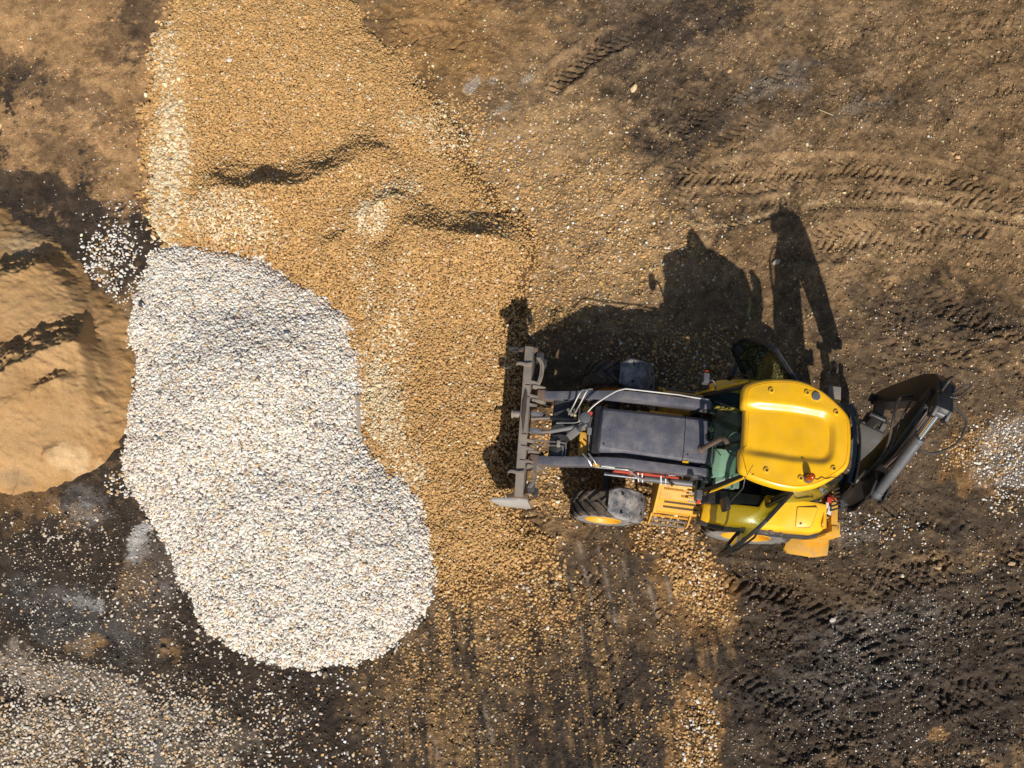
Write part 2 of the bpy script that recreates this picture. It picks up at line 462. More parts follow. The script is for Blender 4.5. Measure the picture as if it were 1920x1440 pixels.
def yard_colour(X, Y, ts, ws):
    u, v = image_uv(X, Y)
    uu = u + 16 * fbm(X, Y, 0.35, 3, 301)
    vv = v + 16 * fbm(X, Y, 0.35, 3, 311)
    c = np.empty(X.shape + (3,))
    c[:] = C_BROWN
    for (cu, cv, ru, rv, ang, colr, st, ns, na, seed) in STAINS:
        m = (np.abs(u - cu) < 1.7 * max(ru, rv) + 40) & (np.abs(v - cv) < 1.7 * max(ru, rv) + 40)
        if not m.any():
            continue
        a = rad(ang)
        du, dv = uu[m] - cu, vv[m] - cv
        if max(ru, rv) < 60:
            du, dv = u[m] - cu, v[m] - cv
        p = (du * math.cos(a) + dv * math.sin(a)) / ru
        q = (-du * math.sin(a) + dv * math.cos(a)) / rv
        r = np.sqrt(p * p + q * q)
        f = (1.12 - r) + na * 1.15 * fbm(X[m], Y[m], ns * .7, 6, 400 + seed, .74)
        k = (sstep(0.0, 0.38, f) * st)[:, None]
        c[m] = c[m] * (1 - k) + np.array(colr) * k
    for pts, w, colr, st in SEAMS:
        S, T, L = line_st(X, Y, gp(pts))
        T = T + 0.03 * fbm(X, Y, 0.2, 3, 360)
        k = (np.exp(-(T / (w / 118.0)) ** 2) * st * (0.6 + 0.5 * fbm(X, Y, 0.12, 2, 361)) * sstep(0, .4, S) * sstep(L, L - .4, S))[:, None]
        k = np.clip(k, 0, 1)
        c = c * (1 - k) + np.array(colr) * k
    for P in SCRAPES:
        S, T, L = line_st(X, Y, P)
        k = (np.exp(-(T / 0.030) ** 2) * sstep(-0.05, 0.1, S) * sstep(L + 0.05, L - 0.1, S) * 0.85)[:, None]
        c = c * (1 - k) + np.array((.30, .245, .19)) * k
    sk = fbm(X + .22 * Y, Y * .10, .085, 4, 391, .62) * sstep(650, 760, u) * sstep(1420, 1330, u) * sstep(1000, 1090, v)
    sk = sk * (.35 + 1.1 * sstep(-.35, .45, fbm(X, Y, .7, 4, 395, .6))) + .18 * fbm(X, Y, .16, 3, 397)
    kk = (sstep(.05, .55, sk) * .75)[:, None]
    c = c * (1 - kk) + np.array((.040, .033, .028)) * kk
    kk = (sstep(.15, .6, -sk) * .5)[:, None]
    c = c * (1 - kk) + np.array((.30, .185, .085)) * kk
    # heap ground
    k = sstep(-0.03, 0.10, ts)[:, None]
    c = c * (1 - k) + np.array((.165, .092, .038)) * k
    k = sstep(-0.02, 0.06, ws)[:, None]
    c = c * (1 - k) + np.array(C_WHITEDIRT) * k
    stk = fbm(X * .82 - Y * .57, (X * .57 + Y * .82) * .28, .16, 4, 381, .62) * sstep(900, 1150, u) * sstep(800, 500, v)
    big = 1 + 0.28 * stk + 0.26 * fbm(X, Y, 0.55, 5, 371, .6) + 0.30 * fbm(X, Y, 0.11, 3, 375, .7)
    return np.clip(c * big[:, None], 0.012, 0.9)


def grid_object(name, xs, ys, hfun, cfun, mat, smooth=True):
    gx, gy = np.meshgrid(xs, ys)
    X, Y = gx.ravel(), gy.ravel()
    Z, extra = hfun(X, Y)
    nx, ny = len(xs), len(ys)
    me = bpy.data.meshes.new(name)
    me.vertices.add(nx * ny)
    me.vertices.foreach_set("co", np.stack([X, Y, Z], 1).astype(np.float32).ravel())
    i = (np.arange(ny - 1)[:, None] * nx + np.arange(nx - 1)[None, :]).ravel()
    quads = np.stack([i, i + 1, i + nx + 1, i + nx], 1)
    keep = extra.get('keep')
    if keep is not None:
        quads = quads[keep[quads].any(1)]
    nf = len(quads)
    me.loops.add(nf * 4)
    me.loops.foreach_set("vertex_index", quads.astype(np.int32).ravel())
    me.polygons.add(nf)
    me.polygons.foreach_set("loop_start", (np.arange(nf) * 4).astype(np.int32))
    me.polygons.foreach_set("use_smooth", np.full(nf, smooth))
    me.update(calc_edges=True)
    col = cfun(X, Y, extra)
    at = me.attributes.new("albedo", 'FLOAT_COLOR', 'POINT')
    at.data.foreach_set("color", np.concatenate([col, np.ones((len(col), 1))], 1).astype(np.float32).ravel())
    me.materials.append(mat)
    o = bpy.data.objects.new(name, me)
    COL.objects.link(o)
    return o


M_EARTH = earth_material("yard_earth", 0.5)
STEP = 0.0195


def axis(a, b):
    fine = np.arange(a, b, STEP)
    out = np.cumsum(0.022 * 1.22 ** np.arange(1, 41))
    return np.concatenate([(a - out)[::-1], fine, fine[-1] + out])


def yard_h(X, Y):
    far = sstep(0.5, 3.0, np.maximum(np.maximum(-14.2 - X, X - 5.9), np.maximum(-6.3 - Y, Y - 10.6)))
    z, ts, ws = ground_height(X, Y)
    return z * (1 - far), dict(ts=ts, ws=ws)


def yard_far(X, Y, c):
    """beyond the detailed yard the dirt turns into an even brown"""
    d = np.maximum(np.maximum(-14.2 - X, X - 5.9), np.maximum(-6.3 - Y, Y - 10.6))
    k = sstep(0.2, 3.0, d)[:, None]
    return c * (1 - k) + np.array((.19, .125, .07)) * k * (1 + .2 * fbm(X, Y, 9.0, 2, 399))[:, None]


ground = grid_object("ground", axis(-14.3, 6.0), axis(-6.4, 10.7), yard_h,
                     lambda X, Y, e: yard_far(X, Y, yard_colour(X, Y, e['ts'], e['ws'])), M_EARTH)
ground["kind"] = "structure"
ground["label"] = "brown and black rutted dirt yard with tyre tracks"

# ------------------------------------------------------------------ sand heap on the left
# scarps: line in image pixels (left to right), drop, run of the steep face, run of the gentle back
SCARPS = [([(-200, 850), (-60, 800), (0, 765), (60, 722), (120, 690), (180, 668), (205, 660)], .50, .60, 1.1),
          ([(-200, 640), (-60, 590), (0, 572), (50, 545), (105, 512), (150, 495)], .34, .46, .9),
          ([(90, 772), (118, 752), (150, 734), (176, 722)], .16, .16, .4),
          ([(20, 790), (55, 778), (88, 768)], .05, .10, .25),
          ([(82, 905), (95, 880), (112, 858), (140, 832)], .06, .10, .3)]
SCARPS = [(gp(p), *r) for p, *r in SCARPS]


def sand_h(X, Y):
    sd = sand_sd(X, Y)
    u, v = image_uv(X, Y)
    s = np.maximum(sd, -0.3)
    h = 0.52 * (1 - np.exp(-np.maximum(s, 0) * 0.62 / 0.52)) - 0.08 * sstep(0.06, -0.2, sd)
    inner = sstep(0.02, 0.5, sd)
    rgh = np.zeros_like(X)
    for P, a, b, c in SCARPS:
        S, T, L = line_st(X, Y, P)
        Tn = T + 0.05 * fbm(X, Y, 0.25, 3, 501)
        up = -Tn
        prof = np.where(up > 0, np.clip(1 - up / b, 0, 1), np.exp(-np.abs(up) / c))
        end = sstep(-0.1, 0.3, S) * sstep(L + 0.05, L - 0.3, S)
        h += a * prof * end * inner * sstep(c * 2.2, c * 0.6, np.abs(T))
        rgh = np.maximum(rgh, np.exp(-((up - b * 0.55) / (b * 0.55)) ** 2) * end * min(1, a / .15))
    h += rgh * inner * (0.10 * (np.abs(fbm(X + .2 * Y, Y * 1.3, 0.16, 5, 511, .6)) - .25))
    # bucket wall along the right of the cuts
    S, T, L = line_st(X, Y, gp([(176, 590), (182, 640), (186, 690), (190, 745), (182, 790)]))
    h += (0.06 * np.exp(-((T - 0.05) / 0.06) ** 2) - 0.07 * np.exp(-((T + 0.06) / 0.05) ** 2)) * sstep(0, .3, S) * sstep(L, L - .3, S) * (0.6 + 0.6 * np.abs(fbm(X, Y, .12, 3, 521)))
    # tooth grooves
    for (a, b) in (((91, 690), (90, 800)), ((107, 690), (106, 770)), ((156, 690), (152, 770)), ((173, 680), (170, 760))):
        S, T, L = line_st(X, Y, gp([a, b]))
        h -= 0.016 * np.exp(-(T / 0.018) ** 2) * sstep(0, .15, S) * sstep(L, L - .15, S)
    h += inner * (0.022 * fbm(X, Y, .34, 4, 531) + 0.010 * fbm(X * .7 + Y * .5, Y * 1.5, .10, 3, 535) * (.4 + sstep(-.2, .5, fbm(X, Y, .6, 2, 536)))) + 0.004 * np.abs(fbm(X, Y, .04, 2, 537))
    base, _, _ = ground_height(X, Y)
    return h + 0.01 + 0.3 * base, dict(sd=sd, keep=sd > -0.12)


def sand_c(X, Y, e):
    u, v = image_uv(X, Y)
    c = np.empty(X.shape + (3,))
    c[:] = (0.475, 0.292, 0.135)
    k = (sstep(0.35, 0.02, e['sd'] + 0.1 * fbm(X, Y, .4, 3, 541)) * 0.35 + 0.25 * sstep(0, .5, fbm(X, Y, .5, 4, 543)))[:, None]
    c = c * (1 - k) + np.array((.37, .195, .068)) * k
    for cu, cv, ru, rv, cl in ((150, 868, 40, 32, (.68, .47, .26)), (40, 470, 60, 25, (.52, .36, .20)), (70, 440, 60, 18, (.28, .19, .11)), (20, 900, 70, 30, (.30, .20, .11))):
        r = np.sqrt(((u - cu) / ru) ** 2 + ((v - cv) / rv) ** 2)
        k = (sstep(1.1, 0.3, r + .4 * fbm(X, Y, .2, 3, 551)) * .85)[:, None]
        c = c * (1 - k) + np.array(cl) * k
    return np.clip(c * (1 + 0.16 * fbm(X, Y, .4, 5, 561, .65))[:, None], .01, .9)


M_SAND = earth_material("quarry_sand", 0.42, 0.5)
xa = np.arange(-18.6, -9.6, 0.017)
ya = np.arange(-3.2, 5.0, 0.017)
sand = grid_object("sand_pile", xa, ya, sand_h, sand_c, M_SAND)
sand["kind"] = "structure"
sand["label"] = "terraced heap of orange sand cut by a bucket on the left"

# ------------------------------------------------------------------ stones
STONES = bpy.data.collections.new("stone_shapes")


def stone_mesh(i):
    bm = bmesh.new()
    bmesh.ops.create_icosphere(bm, subdivisions=2, radius=1.0)
    rs = np.random.default_rng(900 + i)
    planes = []
    for _ in range(11):
        n = rs.normal(size=3)
        n /= np.linalg.norm(n)
        planes.append((Vector(n), rs.uniform(0.55, 0.85)))
    s = (rs.uniform(.85, 1.25), rs.uniform(.7, 1.0), rs.uniform(.5, .75))
    for v in bm.verts:
        for n, d in planes:
            k = v.co.dot(n) - d
            if k > 0:
                v.co -= n * k * 0.92
        v.co = Vector((v.co.x * s[0], v.co.y * s[1], v.co.z * s[2])) * 1.22
    bmesh.ops.dissolve_limit(bm, angle_limit=rad(9), verts=bm.verts, edges=bm.edges)
    bmesh.ops.triangulate(bm, faces=bm.faces)
    me = bpy.data.meshes.new("stone_shape")
    bm.to_mesh(me)
    bm.free()
    return me


def stone_material():
    m, nt, b = new_mat("crushed_stone")
    at = N(nt, "ShaderNodeAttribute", attribute_name="tint", attribute_type='INSTANCER')
    tc = N(nt, "ShaderNodeTexCoord")
    n1 = noise_node(nt, 1.6, 4, 0.6, tc.outputs['Object'])
    r1 = ramp(nt, n1.outputs[0], 0.3, 0.7, (0.80, 0.78, 0.75, 1), (1.12, 1.12, 1.1, 1))
    c = mixc(nt, 1.0, at.outputs['Color'], r1.outputs[0], 'MULTIPLY')
    nt.links.new(c, b.inputs['Base Color'])
    b.inputs['Roughness'].default_value = 0.85
    b.inputs['Specular IOR Level'].default_value = 0.25
    return m


M_STONE = stone_material()
for i in range(9):
    me = stone_mesh(i)
    me.materials.append(M_STONE)
    STONES.objects.link(bpy.data.objects.new("stone_shape", me))


def scatter_group():
    t = bpy.data.node_groups.new("scatter_stones", 'GeometryNodeTree')
    t.interface.new_socket("Geometry", in_out='INPUT', socket_type='NodeSocketGeometry')
    t.interface.new_socket("Geometry", in_out='OUTPUT', socket_type='NodeSocketGeometry')
    gi = t.nodes.new("NodeGroupInput")
    go = t.nodes.new("NodeGroupOutput")
    ci = t.nodes.new("GeometryNodeCollectionInfo")
    ci.inputs[0].default_value = STONES
    ci.inputs[1].default_value = True
    ci.inputs[2].default_value = True
    ip = t.nodes.new("GeometryNodeInstanceOnPoints")
    ip.inputs['Pick Instance'].default_value = True

    def attr(nm, typ):
        n = t.nodes.new("GeometryNodeInputNamedAttribute")
        n.data_type = typ
        n.inputs[0].default_value = nm
        return n.outputs[0]
    t.links.new(gi.outputs[0], ip.inputs['Points'])
    t.links.new(ci.outputs[0], ip.inputs['Instance'])
    t.links.new(attr('pick', 'INT'), ip.inputs['Instance Index'])
    t.links.new(attr('size', 'FLOAT_VECTOR'), ip.inputs['Scale'])
    e2r = t.nodes.new("FunctionNodeEulerToRotation")
    t.links.new(attr('turn', 'FLOAT_VECTOR'), e2r.inputs[0])
    t.links.new(e2r.outputs[0], ip.inputs['Rotation'])
    t.links.new(ip.outputs[0], go.inputs[0])
    return t


SCATTER = scatter_group()


def stones(name, P, size, tint, label, flat=0.35):
    n = len(P)
    me = bpy.data.meshes.new(name)
    me.vertices.add(n)
    me.vertices.foreach_set("co", P.astype(np.float32).ravel())

    def put(nm, typ, field, arr, dt=np.float32):
        a = me.attributes.new(nm, typ, 'POINT')
        a.data.foreach_set(field, arr.astype(dt).ravel())
    rot = np.stack([rng.normal(0, flat, n), rng.normal(0, flat, n), rng.uniform(0, 2 * math.pi, n)], 1)
    sz = size[:, None] * rng.uniform(.82, 1.18, (n, 3))
    put('turn', 'FLOAT_VECTOR', 'vector', rot)
    put('size', 'FLOAT_VECTOR', 'vector', sz)
    put('pick', 'INT', 'value', rng.integers(0, 9, n), np.int32)
    put('tint', 'FLOAT_COLOR', 'color', np.concatenate([tint, np.ones((n, 1))], 1))
    me.update()
    o = bpy.data.objects.new(name, me)
    COL.objects.link(o)
    md = o.modifiers.new("stones", 'NODES')
    md.node_group = SCATTER
    o["kind"] = "stuff"
    o["label"] = label
    return o


def jitter_grid(x0, x1, y0, y1, d):
    xs = np.arange(x0, x1, d)
    ys = np.arange(y0, y1, d)
    gx, gy = np.meshgrid(xs, ys)
    return (gx.ravel() + rng.uniform(-.5, .5, gx.size) * d, gy.ravel() + rng.uniform(-.5, .5, gx.size) * d)


def tan_tint(n, pale=0.045):
    base = np.array([0.565, 0.345, 0.140])
    k = np.exp(rng.normal(0, .13, n))[:, None]
    c = base * k * (1 + rng.normal(0, .02, (n, 3)))
    r = rng.uniform(0, 1, n)
    pk = (r < pale)[:, None]
    c = np.where(pk, np.array([.74, .60, .42]) * np.exp(rng.normal(0, .15, n))[:, None], c)
    dk = ((r > .985))[:, None]
    c = np.where(dk, np.array([.26, .155, .075]) * k, c)
    return np.clip(c, .02, .85)


def white_tint(n):
    base = np.array([0.83, 0.765, 0.68])
    k = np.exp(rng.normal(0, .14, n))[:, None]
    c = base * k * (1 + rng.normal(0, .02, (n, 3)))
    r = rng.uniform(0, 1, n)
    c = np.where((r < .13)[:, None], np.array([.72, .55, .36]) * k, c)
    c = np.where(((r > .20) & (r < .25))[:, None], np.array([.50, .43, .40]) * k, c)
    c = np.where((r > .97)[:, None], np.array([.22, .19, .18]) * k, c)
    return np.clip(c, .03, .88)


def cover(X, Y, layer):
    z, ts, ws = ground_height(X, Y)
    return z, ts, ws


# --- the two heaps
px, py, pl = [], [], []
for layer, d in ((0, .0295), (1, .036)):
    x, y = jitter_grid(-12.0, -2.4, -6.2, 9.2, d)
    px.append(x)
    py.append(y)
    pl.append(np.full(len(x), layer))
px, py, pl = np.concatenate(px), np.concatenate(py), np.concatenate(pl)
z, ts, ws = cover(px, py, 0)
u, v = image_uv(px, py)
edge = 0.05 * rng.normal(0, 1, len(px)) + 0.07 * fbm(px, py, .15, 3, 601)
inw = (ws + edge * .6) > 0
int_ = (~inw) & ((ts + edge * 1.6) > 0.02)
# the spread part of the tan heap thins out towards the yard
thin = sstep(0.02, 0.65, ts)
lowright = sstep(720, 900, u)
int_ &= rng.uniform(0, 1, len(px)) < (1 - lowright) + lowright * (0.25 + 0.75 * thin)
m = inw
n = m.sum()
sz = 0.0188 * np.exp(np.clip(rng.normal(0, .27, n), -.7, .55))
stones("white_gravel", np.stack([px[m], py[m], z[m] + sz * .25 + .012 * pl[m]], 1), sz, white_tint(n),
       "heap of white and cream crushed stone in the middle of the yard", .32)
m = int_
n = m.sum()
sz = 0.0180 * np.exp(np.clip(rng.normal(0, .28, n), -.7, .55))
rim = sstep(385, 330, u[m]) * sstep(560, 470, v[m])     # coarse pale stones that rolled to the heap's left foot
sz *= 1 + .42 * rim
tint = tan_tint(n)
pale = np.array([.74, .60, .40]) * np.exp(rng.normal(0, .16, n))[:, None]
patch = np.zeros(n)
for cu, cv, ru, rv, a, st in ((318, 330, 44, 160, 6, .75), (316, 130, 34, 120, -10, .40), (430, 425, 110, 45, 15, .6), (700, 430, 40, 36, -40, .75), (740, 380, 60, 30, -30, .4), (718, 750, 44, 120, -12, .80),
                              (765, 870, 36, 70, -25, .5), (735, 640, 26, 80, 0, .4), (500, 8, 70, 22, 0, .7), (760, 610, 24, 120, 0, .25), (690, 540, 26, 90, -10, .25), (840, 250, 60, 60, 0, .3), (770, 240, 30, 20, 0, .3)):
    ca, sa = math.cos(rad(a)), math.sin(rad(a))
    du, dv = u[m] - cu, v[m] - cv
    r = np.hypot((du * ca + dv * sa) / ru, (-du * sa + dv * ca) / rv)
    patch = np.maximum(patch, st * sstep(1.25, .45, r))
tint = np.where((rng.uniform(0, 1, n) < patch)[:, None], pale, tint)
stones("tan_gravel", np.stack([px[m], py[m], z[m] + sz * .25 + .012 * pl[m]], 1), sz, np.clip(tint, .02, .85),
       "heap of tan crushed stone spread under the front bucket", .45)

# --- stones scattered over the yard: u, v, half extents, tilt, density, white share, size, patch noise
FIELDS = [
    (1000, 1120, 80, 110, 10, 1.0, .02, .026, .35), (930, 1180, 120, 70, 0, .95, .02, .026, .5), (1312, 1390, 40, 110, 4, 1.0, .15, .030, .1),
    (900, 320, 90, 110, -35, 1.0, .06, .024, .25), (990, 460, 90, 120, 0, 1.0, .04, .024, .3), (1010, 580, 70, 90, 0, .9, .04, .022, .4), (860, 230, 60, 60, -35, .8, .06, .022, .5), (780, 130, 40, 70, -40, .5, .06, .020, .6),
    (1010, 330, 190, 120, -30, .75, .05, .020, .7), (1120, 430, 150, 130, -20, .9, .05, .021, .5), (1060, 520, 130, 80, -20, .85, .05, .020, .5), (1230, 470, 120, 100, 0, .6, .08, .022, .7),
    (960, 400, 90, 70, 0, .9, .05, .022, .4), (1300, 680, 190, 70, 0, .75, .02, .021, .5), (1180, 640, 120, 60, 0, .4, .03, .019, .7), (1120, 850, 130, 110, 0, .95, .03, .024, .2), (1080, 930, 110, 50, 10, .9, .05, .022, .3), (1230, 930, 90, 60, 0, .8, .05, .022, .3),
    (1000, 180, 200, 130, 0, .12, .25, .012, .8), (1250, 200, 220, 180, 0, .13, .3, .012, .9), (1550, 200, 420, 220, 0, .035, .25, .013, .6), (1300, 420, 140, 60, 0, .30, .1, .017, .7),
    (1700, 720, 260, 160, 10, .14, .4, .012, .9), (1640, 560, 160, 70, 0, .10, .15, .013, .8), (1720, 660, 150, 40, 30, .25, .3, .015, .9), (1830, 620, 120, 60, 0, .18, .4, .013, .8),
    (1300, 1080, 52, 95, -28, 1.0, .06, .027, .0), (1350, 1140, 30, 40, 0, .9, .06, .026, .2), (1250, 1010, 70, 45, 10, .9, .05, .024, .2), (1302, 1400, 46, 130, 4, .95, .30, .025, .25), (1270, 1310, 40, 60, -20, .7, .1, .022, .6),
    (960, 1150, 190, 80, -5, .95, .02, .024, .5), (860, 1240, 180, 90, 0, .85, .03, .023, .65), (1060, 1270, 190, 150, 10, .5, .03, .020, .85), (820, 1370, 190, 90, 0, .6, .15, .021, .85), (1180, 1200, 110, 130, -10, .55, .05, .020, .8), (1200, 1390, 100, 90, 0, .6, .08, .021, .75),
    (740, 1290, 120, 60, 10, .42, .25, .019, .8), (700, 1400, 60, 50, 0, .5, .8, .018, .8), (1130, 1080, 110, 80, 0, .3, .04, .016, .8), (950, 1340, 120, 110, 0, .3, .1, .017, .9),
    (265, 900, 34, 60, -25, .6, .85, .021, .6), (340, 1130, 30, 90, -25, .40, .85, .020, .8), (480, 1240, 120, 26, 12, .45, .85, .020, .8), (640, 1262, 80, 24, -8, .5, .85, .02, .7), (258, 560, 26, 60, 10, .8, .9, .022, .4),
    (210, 470, 58, 52, 35, .85, .9, .024, .3), (190, 520, 45, 40, 30, .7, .9, .022, .4), (235, 540, 40, 45, 0, .5, .85, .019, .6), (230, 420, 70, 60, 30, .28, .9, .016, .7), (200, 360, 80, 70, 20, .10, .85, .013, .5), (130, 170, 140, 70, 20, .10, .8, .011, .7), (140, 240, 170, 120, 0, .05, .7, .010, .6),
    (110, 1010, 120, 60, 20, .40, .75, .018, .9), (190, 1035, 90, 40, 15, .30, .75, .017, .8), (250, 1130, 70, 60, 20, .5, .6, .020, .7), (60, 1110, 70, 60, 0, .3, .85, .016, .9), (120, 1180, 120, 80, 10, .18, .7, .015, .8), (230, 905, 40, 30, 0, .8, .8, .020, .3),
    (130, 1290, 170, 60, 15, .95, .75, .019, .4), (60, 1380, 130, 80, 0, 1.0, .70, .022, .15), (180, 1400, 150, 70, 0, .95, .68, .022, .4), (330, 1370, 150, 90, 10, .95, .68, .022, .45), (100, 1200, 140, 60, 15, .35, .85, .014, .8), (60, 1060, 120, 90, 0, .28, .85, .013, .8), (480, 1360, 120, 60, 0, .6, .65, .019, .7), (440, 1310, 120, 50, 10, .5, .65, .020, .8), (290, 1290, 70, 40, 30, .6, .7, .018, .6), (560, 1380, 160, 80, 0, .30, .55, .018, .9), (400, 1430, 140, 50, 0, .7, .65, .021, .6), (550, 1300, 130, 40, 0, .22, .7, .017, .8), (200, 1180, 200, 100, 0, .10, .7, .012, .6),
    (1840, 850, 60, 50, 20, 1.0, .30, .019, .1), (1885, 850, 55, 75, 0, 1.0, .80, .0185, .0), (1800, 850, 40, 40, 0, .7, .1, .021, .5), (1890, 940, 50, 40, 0, .5, .6, .02, .6),
    (1610, 985, 80, 35, 20, .7, .7, .017, .7), (1700, 1000, 70, 40, 10, .4, .55, .016, .8), (1650, 1060, 200, 60, 0, .10, .5, .012, .9), (1690, 1200, 150, 70, -5, .65, .95, .0125, .8), (1600, 1270, 150, 60, -10, .55, .95, .012, .9), (1560, 1380, 240, 70, -5, .5, .95, .0125, .9), (1800, 1140, 140, 70, 0, .35, .9, .012, .9), (1840, 1400, 100, 60, 0, .4, .95, .012, .9), (1400, 1180, 80, 60, 0, .2, .2, .015, .8), (1480, 1260, 120, 60, 30, .2, .15, .013, .9), (1400, 1400, 60, 50, 0, .6, .95, .013, .8), (1860, 1040, 90, 50, 0, .3, .85, .013, .9), (1500, 1060, 130, 40, 0, .25, .1, .013, .8),
    (1640, 830, 130, 110, 0, .18, .35, .013, .8), (960, 160, 700, 200, 0, .02, .3, .012, .4), (1500, 800, 900, 700, 0, .018, .3, .012, .4), (400, 1000, 700, 700, 0, .03, .7, .010, .4),
]
x, y = jitter_grid(-14.0, 5.7, -6.2, 10.4, .0405)
z, ts, ws = cover(x, y, 0)
u, v = image_uv(x, y)
smear = -.7 * fbm(x + .22 * y, y * 0.10, .085, 4, 391, .62) + .7 * fbm(x, y, .35, 4, 645, .6)   # dragged streaks run away from the bucket
prob = np.zeros(len(x))
wsum = np.zeros(len(x)) + 1e-6
wshare = np.zeros(len(x))
wsize = np.zeros(len(x))
for k, (cu, cv, ru, rv, a, dens, wh, s0, pn) in enumerate(FIELDS):
    ca, sa = math.cos(rad(a)), math.sin(rad(a))
    du, dv = u - cu, v - cv
    r = np.hypot((du * ca + dv * sa) / ru, (-du * sa + dv * ca) / rv)
    f = sstep(1.3, .55, r) * dens * np.clip(1 - pn * sstep(-.25, .45, -smear if cv > 950 else fbm(x, y, .28, 3, 700 + k)), 0, 1)
    prob = np.maximum(prob, f)
    wsum += f
    wshare += f * wh
    wsize += f * s0
sd = sand_sd(x, y)
for P in SCRAPES:
    S, T, L = line_st(x, y, P)
    prob *= 1 - .95 * np.exp(-(T / .045) ** 2) * sstep(-.05, .1, S) * sstep(L + .05, L - .1, S)
prob *= sstep(-.02, -.10, ws) * sstep(.16, -.02, ts) * np.where(sd > -.02, .012, 1)
m = rng.uniform(0, 1, len(x)) < prob
n = m.sum()
sz = (.80 - .12 * sstep(1080, 1150, v[m]) * sstep(600, 760, u[m])) * (wsize / wsum)[m] * np.exp(np.clip(rng.normal(-.02, .32, n), -.8, .6))
iswh = rng.uniform(0, 1, n) < (wshare / wsum)[m]
tint = np.where(iswh[:, None], white_tint(n), tan_tint(n, .06))
tint = tint * np.where(sz < .013, .8, 1.0)[:, None]
um, vm = u[m], v[m]
dusty = (sstep(620, 480, um) * sstep(930, 980, vm))[:, None]
tint = tint * (1 - dusty) + (tint * .55 + np.array([.26, .205, .145]) * np.exp(rng.normal(0, .18, n))[:, None]) * dusty
trod = (sstep(.85, .6, prob[m]) * sstep(640, 760, um) * sstep(1400, 1340, um) * sstep(1060, 1120, vm))[:, None]
tint = tint * (1 - trod) + (tint * .62 + np.array([.13, .085, .042])) * trod
zz = z[m]
sm = sd[m] > -.02
if sm.any():
    zz[sm] = sand_h(x[m][sm], y[m][sm])[0]
stones("loose_pebbles", np.stack([x[m], y[m], zz + sz * (.22 - .3 * trod[:, 0] * rng.uniform(0, 1, n))], 1), sz, tint,
       "loose pebbles scattered and pressed into the dirt around the heaps", .3)
# crumbs of earth and tiny chips that give the dirt its tooth
x, y = jitter_grid(-14.0, 5.7, -6.2, 10.4, .031)
z, ts, ws = cover(x, y, 0)
u, v = image_uv(x, y)
keep = (np.maximum(ts, ws) < .05) & (sand_sd(x, y) < -.05)
keep &= rng.uniform(0, 1, len(x)) < np.where(u < 330, np.where(v > 930, .6, .2), .62) * (0.35 + .65 * sstep(-.2, .4, fbm(x, y, .5, 3, 661)))
x, y, z, ts, ws = x[keep], y[keep], z[keep], ts[keep], ws[keep]
tint = yard_colour(x, y, ts, ws) * np.exp(np.maximum(rng.normal(.12, .38, len(x)), -.25))[:, None]
churn = sstep(1330, 1480, u[keep]) * sstep(960, 1080, v[keep]) + sstep(1000, 1100, u[keep]) * sstep(700, 500, v[keep]) * .35
sz = .0088 * (1 + .7 * churn * rng.uniform(0, 1, len(x))) * np.exp(rng.normal(0, .45, len(x)))
chip = rng.uniform(0, 1, len(x)) < .07
palechip = rng.uniform(0, 1, len(x)) < .30 * sstep(640, 480, u[keep]) * sstep(930, 1000, v[keep])
tint = np.where(palechip[:, None], np.array([.50, .42, .33]) * np.exp(rng.normal(0, .25, len(x)))[:, None], tint)
tint = np.where(chip[:, None], np.clip(tint * 2.6, 0, .62), tint)
stones("earth_crumbs", np.stack([x, y, z + sz * .2], 1), sz, np.clip(tint, .015, .8), "small crumbs of dry earth lying on the dirt", .5)

